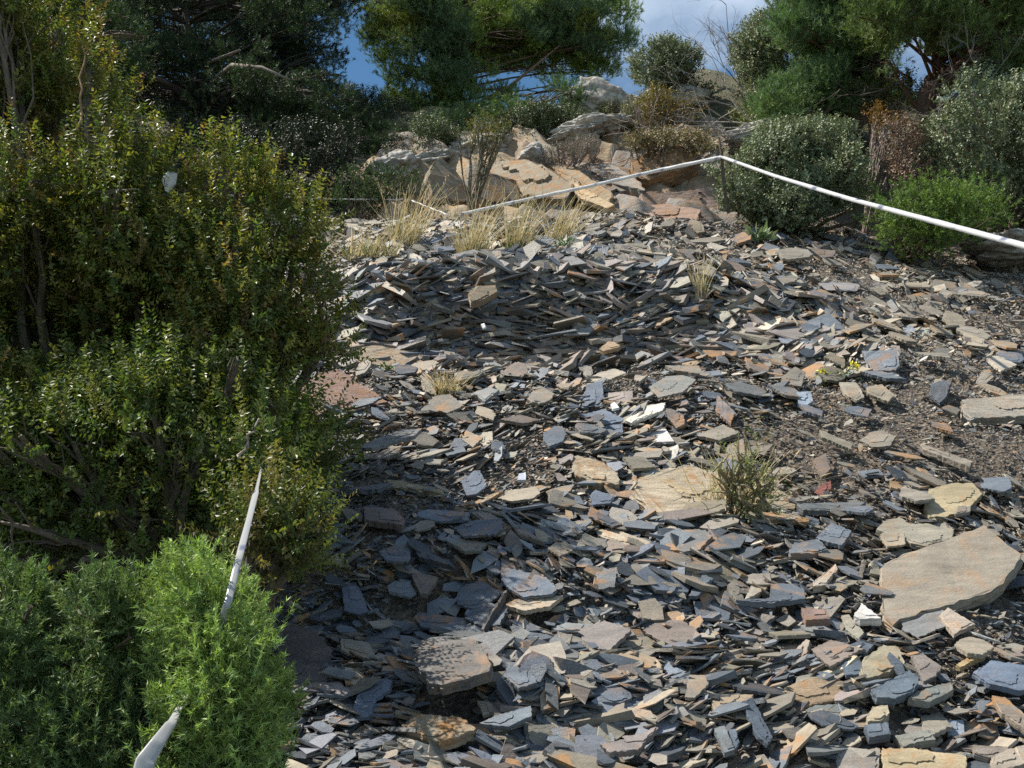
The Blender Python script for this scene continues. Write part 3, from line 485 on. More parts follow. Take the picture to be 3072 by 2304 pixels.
tag(mesh_obj('bedrock_outcrop', np.stack([bx,by,bz],-1).reshape(-1,3), [np.stack([i,i+1,i+nx_+1,i+nx_],-1).reshape(-1,4)], M_ROCK, cc, loc=(0,7.5,2), smooth=True), 'brown-ochre bedrock outcrop of tilted beds rising behind the slate crest', 'outcrop')
def O(lab, pts, col, Y, normal, th=.25, stain=.5, o=E, rough=.02, **k):
    return slab(lab, crop(*o, pts), col, th=th, normal=normal, stain=stain, Y=Y, lift=0, name='rock_ledge', cat='rock ledge', mat=M_ROCK, rough=rough, foot=False, **k)
NB = (-.28,-.72,.64)
O('yellow-tan bedding ledge at the left of the outcrop just right of the sapling', [(900,1060),(1180,1030),(1300,1060),(1500,1190),(1450,1280),(1180,1270),(1130,1170),(960,1130)], (.27,.225,.165), 7.8, NB, th=.4, stain=.6)
O('ochre bedding ledge crossing the middle of the outcrop behind the white tape', [(1290,1040),(1480,1065),(1760,1250),(1740,1320),(1450,1290),(1500,1190)], (.3,.235,.155), 7.74, (-.32,-.7,.62), th=.4, stain=.8)
O('purple-grey bedding ledge right of the ochre one', [(1490,1070),(1700,1105),(1950,1240),(1965,1345),(1770,1330),(1760,1250)], (.25,.215,.19), 7.76, (-.22,-.75,.6), th=.4, stain=.6)
O('lowest orange-topped ledge dropping toward the slate crest', [(1400,1290),(1560,1300),(1760,1345),(1960,1430),(1880,1475),(1690,1500),(1480,1440)], (.3,.24,.17), 7.5, (-.35,-.78,.5), th=.2, stain=.8)
O('reddish rock face at the right end of the outcrop below the tape', [(1940,1240),(2212,1240),(2440,1200),(2460,1440),(2300,1480),(2010,1470),(1950,1345)], (.3,.225,.18), 7.5, (.12,-.85,.5), th=.3, stain=.5)
O('rust-brown block high on the outcrop left of the tape knot', [(1870,1040),(2060,960),(2180,900),(2330,950),(2300,1050),(2212,1090),(1990,1160),(1900,1140)], (.3,.2,.12), 7.9, (-.1,-.86,.5), th=.3, stain=.9)
O('upright grey-tan block behind the thin sapling, in half shade', [(560,1150),(590,1060),(640,1010),(760,1130),(880,1300),(800,1340),(690,1330),(600,1290)], (.24,.205,.15), 7.6, (.45,-.78,.45), th=.3, stain=.4)
O('dark jagged slab between the sapling and the tan bedding ledge', [(890,1120),(1010,1130),(1130,1190),(1175,1300),(1060,1340),(930,1330),(850,1260)], (.2,.165,.12), 7.55, (.35,-.8,.5), th=.25, stain=.5)
O('narrow sunlit bed running down right in front of the outcrop', [(1440,1180),(1520,1190),(1770,1330),(1720,1345),(1560,1290)], (.45,.35,.22), 7.4, (-.3,-.7,.65), th=.1, stain=.4)
O('small reddish-topped ledge right of the lowest ledge', [(1980,1330),(2110,1320),(2212,1330),(2330,1360),(2300,1440),(2060,1450),(1990,1400)], (.32,.22,.17), 7.3, (-.1,-.6,.78), th=.15, stain=.3)
O('grey bedding plane above the tan bedding ledge', [(1350,1060),(1500,1040),(1750,1060),(1900,1150),(1960,1230),(1740,1180),(1520,1120)], (.25,.235,.215), 8.0, (-.25,-.62,.74), th=.2, stain=.5)
def rock(label, px, py, Y, rx, ry, rz, col=(.3,.28,.25), mat=None, seed=0, cat='rock', name='lichen_rock', rot=0, stain=.2):
    c = P(px, py, Y); n1, n2 = 120, 70; u = np.linspace(0, 2*math.pi, n1, endpoint=False); v = np.linspace(.02, math.pi-.02, n2); U, W = np.meshgrid(u, v)
    d = np.stack([np.cos(U)*np.sin(W), np.sin(U)*np.sin(W), np.cos(W)], -1); d = np.sign(d)*np.abs(d)**.75
    pr = np.random.default_rng(seed+50); pn = nrm(pr.normal(0,1,(22,3))); ph_ = pr.uniform(.6,.95,22); k = np.min(ph_/np.maximum(d@pn.T, .12), -1).clip(.3, 1.15)
    k = k + .16*n3(d*1.4+seed, seed) + .16*n3(d*3.3+seed*2, seed+3) + .08*n3(d*8, seed+4) + .022*n3(d*19, seed+6) + .007*n3(d*41, seed+8)
    q = np.round((d[...,2]*3.2+d[...,0]*1.4+seed)*1.5)/1.5; k = k*(1+.05*np.sin(q*9))
    V = d*k[...,None]*np.array([rx, ry, rz]); cr, sr = math.cos(rot), math.sin(rot); V = np.stack([V[...,0]*cr-V[...,2]*sr, V[...,1], V[...,0]*sr+V[...,2]*cr], -1) + c
    i = (np.arange(n2-1)*n1)[:,None]; j = np.arange(n1)[None]; j2 = (j+1) % n1
    f = np.stack([i+j, i+n1+j, i+n1+j2, i+j2], -1).reshape(-1,4)
    o = mesh_obj(name, V.reshape(-1,3), [f, np.arange(n1)[None], ((n2-1)*n1+np.arange(n1)[::-1])[None]], mat or M_LICH, np.array(tuple(col)+(stain,)), smooth=True)
    return tag(o, label, cat)
rock('pale lichen-crusted crag against the sky right of the middle pine', 614, 112, 9.25, .55, .35, .3, seed=12, rot=-.3)
rock('low lichen crag behind the orange leaved shrub', 662, 108, 9.4, .5, .4, .2, seed=2, rot=.1)
rock('whitish lichen rock at the left end of the outcrop', 425, 164, 8.25, .36, .3, .09, seed=3, rot=.2)
rock('pale rock above the grey heather', 572, 140, 8.7, .42, .3, .07, seed=4, rot=.3)
rock('small grey rock in the middle of the outcrop top', 534, 157, 8.2, .16, .18, .12, seed=5)
rock('long white lichen rock behind the round holm oak bush', 770, 134, 8.3, .55, .35, .13, seed=6, rot=.25)
rock('grey stone hump at the right edge under the tape', 1016, 252, 6.4, .4, .35, .1, (.3,.28,.26), M_LICH, 7, rot=0)
rock('shaded rock at the left of the outcrop among dark shrubs', 395, 172, 8.0, .28, .25, .16, seed=8, rot=.4)
rock('rock shelf half covered by heath above the tan ledge', 600, 128, 8.8, .4, .3, .12, seed=9, rot=.2)
rock('pale rock peeping between shrubs right of the dead branches', 838, 112, 8.9, .35, .3, .16, seed=10, rot=-.1)
rock('rock behind the stem foot of the middle pine', 482, 150, 8.6, .4, .3, .16, (.27,.24,.2), seed=11, rot=.1)
# ------------------------------------------------------------ foliage builders
def leaves(cen, ax, nr, ln, wd, col):
    """rhombic folded leaves. cen base points, ax direction, nr face normal"""
    sd = nrm(np.cross(ax, nr)); ln = ln[:,None]; wd = wd[:,None]
    mid = cen + ax*ln*.45; V = np.stack([cen, mid+sd*wd*.5+nr*wd*.12, cen+ax*ln-nr*ln*.08, mid-sd*wd*.5+nr*wd*.12], 1).reshape(-1,3)
    i = (np.arange(len(cen))*4)[:,None]; f = np.concatenate([i+np.array([0,1,2]), i+np.array([0,2,3])], 0)
    return V, [f], np.repeat(col, 4, 0)
def region(poly, Y, dY, rpx, n, seed, squash=.8):
    """blobs (centre, radii) filling a traced crown outline at its own distance and depth"""
    r = random.Random(seed); P_ = np.array(poly); lo, hi = P_.min(0), P_.max(0); out = []
    tries = 0
    while len(out) < n and tries < 6000:
        tries += 1; x = r.uniform(lo[0], hi[0]); y = r.uniform(lo[1], hi[1])
        if not in_poly(np.array([x]), np.array([y]), poly)[0]: continue
        rr = r.uniform(.65, 1.2)*rpx; yy = Y + r.uniform(-1,1)*dY
        if any((x-a)**2+(y-b)**2 < (.45*rpx)**2 and abs(yy-d) < .4*dY for a, b, d in [(o[2], o[3], o[4]) for o in out]) and tries < 4000: continue
        for _ in range(4):
            an = np.arange(8)*.7854
            if in_poly(x+np.cos(an)*rr*.85, y+np.sin(an)*rr*.85*squash, poly).all(): break
            rr *= .72
        c = P(x, y, yy); s = rr/F*yy; out.append((c, np.array([s, s*1.0, s*squash]), x, y, yy))
    return out
def shell(blobs, n, r, inner=.55, disp=.42):
    wgt = np.array([b[1][0]**2 for b in blobs]); k = r.choice(len(blobs), n, p=wgt/wgt.sum())
    C = np.array([b[0] for b in blobs])[k]; Rr = np.array([b[1] for b in blobs])[k]; d = nrm(r.normal(0,1,(n,3)))
    rad = inner + (1.05-inner)*r.random(n)**.6; p = C + d*Rr*rad[:,None]*(1+disp*n3(C*3+d*1.9, 7)+disp*.5*n3(d*5+C, 8))[:,None]; return p, d, k
def clump(p, d, r, k, sig):
    n = len(p); m = max(1, n//k); c = r.integers(0, n, m); a = r.integers(0, m, n); off = r.normal(0, sig, (n,3)); return p[c][a] + off + d[c][a]*r.uniform(0,1.2,(n,1))*sig, nrm(d[c][a] + off/sig*.35)
def branches(blobs, base, r, m, col, rb=.03, per=6, tip=.003):
    base = np.asarray(base, float)
    for b in blobs:
        c = b[0]; mid = (base+c)/2 + r.normal(0,.06,3)*np.linalg.norm(c-base); mid[2] -= .04
        t = np.linspace(0,1,9)[:,None]; path = base*(1-t)**2 + 2*mid*t*(1-t) + c*t*t + r.normal(0,.008,(9,3)); m.tube(path, np.linspace(rb, tip*2.2, 9), col, 5)
        for _ in range(per):
            e = c + nrm(r.normal(0,1,3))*b[1]*.95; s = path[r.integers(5,9)]; t4 = np.linspace(0,1,5)[:,None]; m.tube(s*(1-t4)+e*t4 + r.normal(0,.012,(5,3))*np.array([[0],[1],[1],[1],[0]])*np.linalg.norm(e-s)*3, np.linspace(tip*1.6, tip*.5, 5), col, 4)
def shrub(name, label, blobs, base, nshoot, pal, seed, shoot=(.08,.2), leaf=(.014,.02), ratio=.5, gap=.011, up=.6, mat=None, group=None, cat='shrub', bcol=(.16,.13,.1), rb=.025, per=6, inner=.5, cl=0, thin=-.42):
    r = np.random.default_rng(seed); ro = root(name, base, label, cat, group); m = MB(); branches(blobs, base, r, m, np.array(bcol), rb, per); m.build('branches', M_BARK, ro)
    p, d, k = shell(blobs, nshoot, r, inner)
    if cl: p, d = clump(p, d, r, 9, cl)
    ax = nrm(d*.7 + np.array([0,0,up]) + r.normal(0,.35,(nshoot,3))); ln = r.uniform(*shoot, nshoot)
    kp = n3(p*np.array([3.5,3.5,2.2]), seed) > thin; p, ax, ln = p[kp], ax[kp], ln[kp]; nshoot = len(p)
    m2 = MB(); K_ = int(shoot[1]/gap); pal = np.array(pal)*1.5; sc_ = pal[r.integers(0, len(pal), nshoot)]*r.uniform(.7,1.3,(nshoot,1))
    for j in range(K_):
        on = ln > j*gap
        if not on.any(): continue
        bend = ax[on] + np.array([0,0,.35])*(j/K_); c = p[on] + nrm(bend)*(j*gap) ; nn = on.sum()
        for sgn in (-1, 1):
            rd = nrm(np.cross(ax[on], nrm(r.normal(0,1,(nn,3))) if j % 2 else nrm(r.normal(0,.5,(nn,3))+[0,1,0])))
            la = nrm(rd*sgn + ax[on]*.7); nr = nrm(ax[on] - la*(ax[on]*la).sum(1,keepdims=True)*.9 + r.normal(0,.35,(nn,3))); nr = nrm(nr - la*(nr*la).sum(1,keepdims=True))
            l = r.uniform(*leaf, nn); V, f, cc = leaves(c, la, nr, l, l*ratio, sc_[on]*r.uniform(.75,1.25,(nn,1))); m2.add(V, f, cc)
    m2.build('foliage', mat or M_LEAF, ro)
    return ro
def needles(p, ax, r, K, ln, wd, col, spread=.9):
    n = len(p); a = np.repeat(ax, K, 0); b = np.repeat(p, K, 0); d = nrm(a + r.normal(0,spread,(n*K,3))*.7)
    b = b + a*r.uniform(-.4,.5,(n*K,1))*ln; s = nrm(np.cross(d, r.normal(0,1,(n*K,3))))*wd*.5; l = r.uniform(.6,1.1,(n*K,1))*ln
    V = np.stack([b-s, b+s, b+d*l], 1).reshape(-1,3); f = np.arange(n*K*3).reshape(-1,3); return V, [f], np.repeat(np.repeat(col, K, 0)*r.uniform(.7,1.3,(n*K,1)), 3, 0)
def pine(label, trunk, blobs, ntuft, pal, seed, tcol=(.2,.12,.08), rt=.12, K=20, ln=.05, wd=.0042, group=None, limbs=None, name='pine_tree', cat='pine tree', foliage_mat=None, inner=.6, per=7):
    r = np.random.default_rng(seed); T = np.array(trunk); base = T[0]; ro = root(name, base, label, cat, group); m = MB(); n = 26
    tt = np.linspace(0, len(T)-1, n); path = np.stack([np.interp(tt, np.arange(len(T)), T[:,i]) for i in range(3)], 1); path[1:-1] += r.normal(0,.015,(n-2,3)); m.tube(path, np.linspace(rt, rt*.3, n), np.array(tcol), 9); m.build('trunk', M_BARK, ro, smooth=True)
    m = MB()
    for b in blobs:
        c = b[0]; k = np.argmin(np.abs(path[4:,2] - (c[2]-.22*np.linalg.norm(c[:2]-base[:2])))+np.abs(r.normal(0,.08,n-4)))+4; k = max(4, min(n-1, k)); s = path[k]; e = c
        mid = (s+e)/2 + np.array([0,0,.1*np.linalg.norm(e-s)+.1*r.normal()]) + r.normal(0,.1,3); t = np.linspace(0,1,8)[:,None]; q = s*(1-t)**2+2*mid*t*(1-t)+e*t*t; m.tube(q, np.linspace(rt*.2, .006, 8), np.array(tcol)*1.1, 5)
        for _ in range(per):
            e2 = c + nrm(r.normal(0,1,3))*b[1]*.9; s2 = q[r.integers(4,8)]; m.tube(np.stack([s2, (s2+e2)/2+r.normal(0,.03,3), e2]), [.007,.005,.002], np.array(tcol), 4)
    for L_ in (limbs or []): m.tube(np.array(L_[0]), L_[1], np.array(L_[2]), 6)
    m.build('limbs', M_BARK, ro, smooth=True)
    p, d, k = shell(blobs, ntuft, r, inner, .24); p, d = clump(p, d, r, 12, .05); pal = np.array(pal)
    g = n3(p*2.2, seed) ; pal = pal*1.55; keep = g > -.5; p, d, k = p[keep], d[keep], k[keep]
    ax = nrm(d*.6 + np.array([0,0,.8]) + r.normal(0,.3,(len(p),3))); c = pal[np.floor((n3(p*1.7, 3)*.5+.5)*len(pal)).astype(int) % len(pal)]*r.uniform(.7,1.3,(len(p),1))
    m = MB(); m.add(*needles(p, ax, r, K, ln, wd, c)); m.build('crown', foliage_mat or M_NEED, ro)
    return ro
# ------------------------------------------------------------ shrubs at the left, near the camera
BOX = [(.085,.11,.022),(.065,.095,.022),(.11,.13,.03),(.06,.09,.025),(.13,.125,.03),(.1,.12,.045)]
BOXY = BOX + [(.17,.155,.03),(.14,.14,.03),(.15,.1,.035),(.15,.15,.035)]
def gpt(px, py): return hit(px, py)
def gxy(x, y): return np.array([x, y, float(H(x, y))])
b1 = region([(-150,-10),(45,0),(75,32),(118,65),(155,95),(165,150),(172,205),(195,330),(200,480),(-150,480)], 3.3, .4, 36, 60, 1)
b1 += region([(-150,-60),(38,-15),(75,25),(112,68),(125,120),(-150,135)], 3.4, .25, 26, 34, 21)
shrub('box_shrub', 'tallest yellow-green box shrub filling the upper left', b1, gxy(-1.5, 3.4), 17500, np.array(BOXY)*.9, 31, cl=.045, leaf=(.014,.022), shoot=(.04,.12), per=9)
b2 = region([(180,190),(210,215),(235,240),(258,248),(268,270),(288,315),(305,350),(296,368),(270,362),(255,395),(180,400),(180,250)], 3.15, .25, 20, 50, 2)
b2 += [(P(x, y, 3.1), np.array([.045,.045,.1]), x, y, 3.1) for x, y in ((212,182),(236,186),(248,192),(276,246),(292,236),(300,228),(322,312),(330,330))]
shrub('box_shrub', 'box shrub reaching right over the slate with upright pointed shoots', b2, gxy(-.95, 3.3), 6200, BOXY, 32, cl=.03, leaf=(.013,.02), shoot=(.03,.09), per=8)
b3 = region([(-120,400),(100,385),(200,350),(262,360),(285,400),(315,425),(340,440),(335,470),(290,485),(305,515),(318,545),(300,568),(250,565),(200,560),(-120,575)], 2.9, .3, 30, 104, 3)
shrub('box_shrub', 'lower dark green box shrub hanging above the two junipers', b3, gxy(-.95, 2.9), 12500, BOX, 33, cl=.035, leaf=(.013,.02), shoot=(.04,.11), per=9)
b4 = region([(240,505),(290,520),(335,550),(320,565),(285,590),(240,585)], 2.45, .15, 15, 12, 4)
shrub('box_shrub', 'sparse bronze-leaved box branches low beside the shaded slates', b4, gxy(-.72, 2.6), 380, [(.1,.11,.03),(.12,.1,.035),(.07,.09,.025)], 34, leaf=(.012,.017), per=8, inner=.2)
JUN = [(.14,.19,.055),(.11,.155,.05),(.17,.22,.07),(.11,.165,.065)]
def juniper(label, blobs, base, n, seed, name='juniper_shrub', pal=JUN, ln=.015, wd=.0029, K=26, tipn=4, sp=(.015,.045), group=None, cl=.024, kk=60, jth=-.25):
    r = np.random.default_rng(seed); ro = root(name, base, label, 'juniper', group); m = MB(); branches(blobs, base, r, m, np.array((.1,.075,.05)), .005, 2, .0015); m.build('branches', M_BARK, ro)
    p, d, k = shell(blobs, n, r, .6); p, d = clump(p, d, r, kk, cl); kp = n3(p*10, seed) > jth; p, d = p[kp], d[kp]; n = len(p); ax = nrm(d*.8 + np.array([0,0,.55]) + r.normal(0,.35,(n,3))); pal = np.array(pal)*1.15; c = pal[r.integers(0,len(pal),n)]*r.uniform(.8,1.5,(n,1)); L_ = r.uniform(*sp, (n,1)); m2 = MB()
    for j in range(tipn):
        q = p + ax*L_*(j/tipn) + np.array([0,0,.2])*(L_*(j/tipn)**2); m2.add(*needles(q, nrm(ax), r, K//tipn+2, ln, wd, c*(1+.25*j/tipn), 1.1))
    m2.build('foliage', M_NEED, ro); return ro
j1 = region([(-100,560),(40,545),(90,575),(140,625),(158,690),(160,820),(-100,820)], 1.95, .2, 17, 85, 5)
juniper('darker juniper shrub in the bottom left corner', j1, gxy(-1.05, 2.2), 12500, 41, pal=[(.1,.14,.05),(.08,.12,.045),(.12,.155,.06),(.08,.12,.055)])
j2 = region([(178,620),(195,580),(210,565),(222,610),(242,625),(244,660),(258,690),(258,740),(242,820),(165,820),(170,740),(180,690)], 1.85, .13, 13, 90, 6)
juniper('bright green juniper shrub, the sunniest bush at the bottom left', j2, gxy(-.62, 2.0), 9500, 42, pal=[(.19,.25,.07),(.17,.225,.06),(.21,.27,.08),(.17,.235,.09),(.18,.24,.08),(.2,.26,.085)])
# ------------------------------------------------------------ pines and trees along the top
PN = [(.05,.085,.035),(.06,.1,.035),(.075,.115,.04),(.045,.08,.045)]; PL = [(.11,.15,.035),(.085,.13,.045),(.125,.165,.04),(.08,.12,.06),(.135,.16,.04)]
pine('dark pine standing behind the dead grey limbs at the upper left', [gxy(-2.0,10.2), P(300,100,10.3), P(300,-50,10.3)], region([(-60,-60),(365,-60),(352,20),(350,80),(375,130),(380,160),(-60,160)], 10.9, .5, 34, 110, 17, .6), 16000, [(.016,.027,.014),(.02,.032,.016)], 57, (.08,.065,.05), .09, wd=.006)  # near-black needle colours: shade among the left trees is painted in
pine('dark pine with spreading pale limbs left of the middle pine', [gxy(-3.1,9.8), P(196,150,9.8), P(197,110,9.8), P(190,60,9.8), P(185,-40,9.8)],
     region([(60,-60),(420,-60),(352,10),(340,60),(360,90),(390,120),(405,150),(400,190),(370,215),(250,210),(200,190),(150,150),(120,90),(90,20)], 9.6, .6, 26, 130, 11, .5) + region([(190,70),(330,70),(385,118),(408,150),(400,190),(330,205),(190,190)], 8.75, .35, 22, 56, 22, .5), 34000, [(.018,.03,.016),(.026,.042,.018),(.015,.026,.015)], 51, (.09,.075,.06), .1,  # needle palette darkened to stand in for shade from neighbouring crowns
     limbs=[([P(200,108,9.7),P(215,80,9.2),P(232,66,8.6),P(262,68,8.5),P(290,80,8.4)], [.04,.034,.028,.02,.01], (.25,.2,.17)), ([P(200,90,9.7),P(210,62,9.1),P(240,50,8.6)], [.03,.02,.01], (.25,.2,.17)), ([P(193,110,9.7),P(170,85,9.3),P(140,70,8.9)], [.04,.03,.012], (.13,.1,.08))])
pine('middle pine with bright green pads, its leaning side limb against blue sky', [gxy(-.8,10.7), P(438,122,10.7), P(436,90,10.7), P(428,40,10.7), P(425,-50,10.7)],
     region([(350,-60),(570,-60),(640,15),(632,50),(605,85),(560,95),(545,70),(520,60),(500,66),(470,72),(520,92),(500,112),(470,130),(420,132),(392,118),(380,80),(372,40),(350,30)], 10.8, .6, 26, 112, 12, .42), 52000, PL, 52, (.13,.09,.065), .075,
     limbs=[([P(440,124,10.6),P(470,108,10.5),P(505,90,10.4),P(530,70,10.4),(P(560,45,10.4))], [.03,.025,.02,.014,.008], (.22,.14,.09))])
pine('low dark pine bough behind the dead grey branches of the outcrop', [gxy(-.2,9.6), P(500,130,9.6), P(520,100,9.6)],
     region([(395,120),(450,115),(560,85),(600,90),(590,110),(555,125),(540,150),(490,150),(440,140)], 9.3, .4, 22, 20, 13, .5), 3600, PN, 53, (.13,.1,.08), .06)
pine('leftmost dark pine behind the tall box shrub', [gxy(-4.3,8.3), P(60,60,8.3), P(75,-60,8.3)], region([(-140,-60),(130,-60),(140,20),(150,110),(100,170),(-140,170)], 8.2, .8, 30, 110, 14, .55), 18000, np.array(PN)*.55, 54, (.13,.08,.06), .12)  # pine palette dimmed, the shade at the left put into its colour
pine('broad pine hanging over the right side, reddish forked trunk', [gxy(3.15,7.6), P(930,95,7.6), P(940,70,7.6), P(926,30,7.6), P(925,-50,7.6)],
     region([(830,-60),(1150,-60),(1150,78),(1024,78),(985,68),(965,45),(930,45),(905,58),(868,64),(850,45),(845,10)], 7.4, .6, 26, 92, 15, .42), 24000, [(.06,.09,.03),(.075,.105,.035),(.09,.12,.035)], 55, (.13,.075,.05), .09,
     limbs=[([P(946,85,7.5),P(965,60,7.4),P(985,42,7.3),P(1005,30,7.2)], [.05,.045,.03,.02], (.15,.085,.055))])
pine('pine with soft blue-green pads leaning toward the gap of sky', [gxy(3.4,8.6), P(880,80,8.6), P(868,45,8.6), P(860,10,8.6), P(858,-40,8.6)],
     region([(770,-60),(870,-60),(900,30),(900,62),(880,75),(862,60),(870,90),(860,110),(830,108),(790,130),(762,118),(758,95),(778,78),(800,66),(815,60),(790,50),(775,30)], 8.3, .5, 22, 100, 16, .42), 30000, [(.085,.13,.055),(.1,.15,.06),(.075,.12,.055)], 56, (.22,.14,.1), .08)
OAK = [(.06,.085,.045),(.05,.075,.04),(.08,.1,.06),(.07,.095,.06)]
GRN = [(.1,.12,.065),(.08,.1,.055),(.125,.14,.085),(.07,.085,.045),(.115,.125,.07)]
def oak(label, poly, Y, dY, rpx, nb, base, n, seed, pal=GRN, name='holm_oak_bush', cat='holm oak', **k):
    return shrub(name, label, region(poly, Y, dY, rpx, nb, seed, .9), base, int(n*1.5), np.array(pal)*1.25, seed, shoot=(.04,.11), leaf=(.017,.027), ratio=.6, gap=.017, mat=M_GREY, cat=cat, rb=.03, up=.4, **k)
oak('small dark holm oak on the skyline right of the pale crag', [(628,50),(650,42),(680,40),(705,60),(722,90),(712,105),(690,100),(660,92),(632,78)], 9.2, .35, 18, 22, gxy(1.55,9.3), 1700, 61)
oak('holm oak with rounded grey-green top left of the right-hand pines', [(735,30),(750,15),(775,12),(790,40),(785,80),(790,100),(768,112),(742,100),(730,60)], 8.9, .35, 18, 24, gxy(2.4,9), 1900, 62)
oak('round holm oak bush just right of the tape knot', [(716,165),(735,140),(760,135),(800,125),(835,120),(862,140),(885,165),(875,205),(868,228),(820,232),(760,224),(728,210),(718,190)], 6.7, .3, 22, 46, gxy(1.95,7.0), 5600, 63)
oak('largest grey-green holm oak bush at the right edge', [(950,80),(985,70),(1060,75),(1120,90),(1120,240),(1000,205),(935,190),(925,150),(940,120)], 6.6, .45, 30, 44, gxy(3.4,6.9), 6500, 64)
oak('half dead brown-leaved shrub between the two holm oak bushes', [(880,135),(900,125),(925,125),(935,160),(932,205),(905,195),(885,175)], 6.6, .2, 18, 14, gxy(2.6,6.8), 620, 65, pal=[(.17,.1,.07),(.14,.09,.07),(.11,.1,.07)], name='brown_shrub', cat='shrub', bcol=(.22,.18,.16), per=26) if False else None
shrub('brown_shrub', 'half dead brown-leaved shrub between the two holm oak bushes', region([(880,125),(900,118),(928,120),(938,160),(935,215),(905,200),(885,175)], 6.55, .2, 18, 16, 65), gxy(2.6,6.8), 900, [(.17,.1,.07),(.14,.09,.07),(.12,.1,.07)], 65, shoot=(.04,.1), leaf=(.014,.024), gap=.022, mat=M_GREY, bcol=(.2,.16,.14), per=8, rb=.006)
juniper('sprawling low juniper under the holm oaks at the right', region([(868,215),(900,195),(940,190),(985,195),(1010,205),(1005,222),(965,225),(960,238),(925,245),(880,235)], 6.1, .25, 15, 40, 7), gxy(2.5,6.3), 3800, 43, pal=[(.12,.17,.04),(.1,.155,.04),(.08,.12,.04)], ln=.022, wd=.0045, K=20, tipn=4, cl=.05, kk=20)
shrub('orange_shrub', 'shrub with rusty autumn leaves above the dead branches', region([(630,112),(640,95),(660,92),(690,100),(700,115),(670,128),(640,130)], 8.4, .2, 13, 14, 66), gxy(1.25,8.5), 420, [(.13,.085,.035),(.11,.085,.035),(.09,.08,.035)], 66, shoot=(.05,.14), leaf=(.018,.03), gap=.022, bcol=(.25,.2,.17), per=12, rb=.01)
shrub('orange_shrub', 'small orange-leaved shrub behind the round holm oak bush', region([(862,120),(875,112),(895,116),(900,126),(880,130)], 7.4, .15, 11, 8, 67), gxy(2.7,7.5), 200, [(.15,.08,.035),(.12,.075,.03)], 67, shoot=(.05,.12), leaf=(.018,.03), gap=.022, bcol=(.25,.2,.17), per=12, rb=.01)
shrub('heather', 'grey dry heather mat on the outcrop edge', region([(532,162),(550,150),(575,142),(605,140),(600,152),(570,162),(545,168)], 8.0, .15, 9, 16, 68), gxy(.4,8.15), 900, [(.19,.15,.14),(.16,.13,.12),(.14,.13,.1)], 68, shoot=(.03,.08), leaf=(.012,.02), ratio=.3, gap=.014, mat=M_GREY, cat='heather', bcol=(.28,.24,.22), per=8, rb=.003)
for lab, poly, Y, nb, base, n, pal in (  # left-hand dark scrubs carry painted shade in their near-black leaf colours
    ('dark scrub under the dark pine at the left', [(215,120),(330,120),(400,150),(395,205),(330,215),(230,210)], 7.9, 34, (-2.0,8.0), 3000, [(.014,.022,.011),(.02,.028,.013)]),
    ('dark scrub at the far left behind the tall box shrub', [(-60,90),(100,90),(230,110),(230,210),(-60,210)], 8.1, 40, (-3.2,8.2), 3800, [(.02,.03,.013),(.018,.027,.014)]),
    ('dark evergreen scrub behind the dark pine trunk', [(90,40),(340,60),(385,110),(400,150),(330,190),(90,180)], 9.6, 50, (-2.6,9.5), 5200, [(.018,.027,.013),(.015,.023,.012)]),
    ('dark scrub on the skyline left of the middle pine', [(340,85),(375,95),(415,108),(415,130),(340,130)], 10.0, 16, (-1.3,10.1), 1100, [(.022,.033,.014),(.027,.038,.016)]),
    ('green heath along the ridge behind the round holm oak bush', [(705,92),(780,100),(870,98),(940,96),(1030,100),(1030,130),(705,130)], 9.7, 40, (3.2,9.8), 2600, [(.09,.11,.04),(.12,.12,.05),(.07,.09,.035)]),
    ('leafy scrub left of the middle pine trunk', [(395,120),(440,120),(470,140),(455,160),(410,158)], 8.5, 12, (-.8,8.6), 900, [(.07,.09,.035),(.06,.08,.04)]),
    ('dark scrub right of the middle pine trunk', [(470,125),(540,105),(600,98),(590,125),(545,140),(490,150)], 9.0, 22, (.05,9.1), 1800, [(.05,.07,.03),(.065,.08,.035)]),
    ('low green and brown heath above the pale rock shelf', [(595,108),(640,100),(690,118),(720,128),(700,140),(640,132),(600,128)], 8.9, 16, (1.2,8.9), 1100, [(.12,.12,.05),(.14,.12,.07),(.09,.1,.04)]),
    ('yellow-green heath behind the dead branches', [(730,112),(780,118),(850,110),(860,125),(800,128),(740,134)], 8.5, 18, (2.4,8.6), 1300, [(.14,.15,.05),(.12,.12,.06),(.1,.12,.04)]),
    ('bright yellow-green bush under the forked pine', [(862,78),(895,72),(935,80),(938,102),(905,112),(870,108)], 8.0, 14, (3.0,8.1), 900, [(.15,.17,.04),(.12,.15,.04)]),
    ('dry brown heath along the lip of the outcrop', [(620,140),(660,136),(715,138),(720,150),(680,152),(630,150)], 7.95, 16, (1.15,8.0), 900, [(.2,.16,.09),(.17,.13,.08),(.13,.12,.05)])):
    shrub('heath_bush', lab, region(poly, Y, .25, 15, nb, int(Y*100)+nb), gxy(*base), n, pal, int(Y*10)+nb, shoot=(.04,.11), leaf=(.016,.028), gap=.02, mat=M_GREY, cat='bush', rb=.012, per=6)
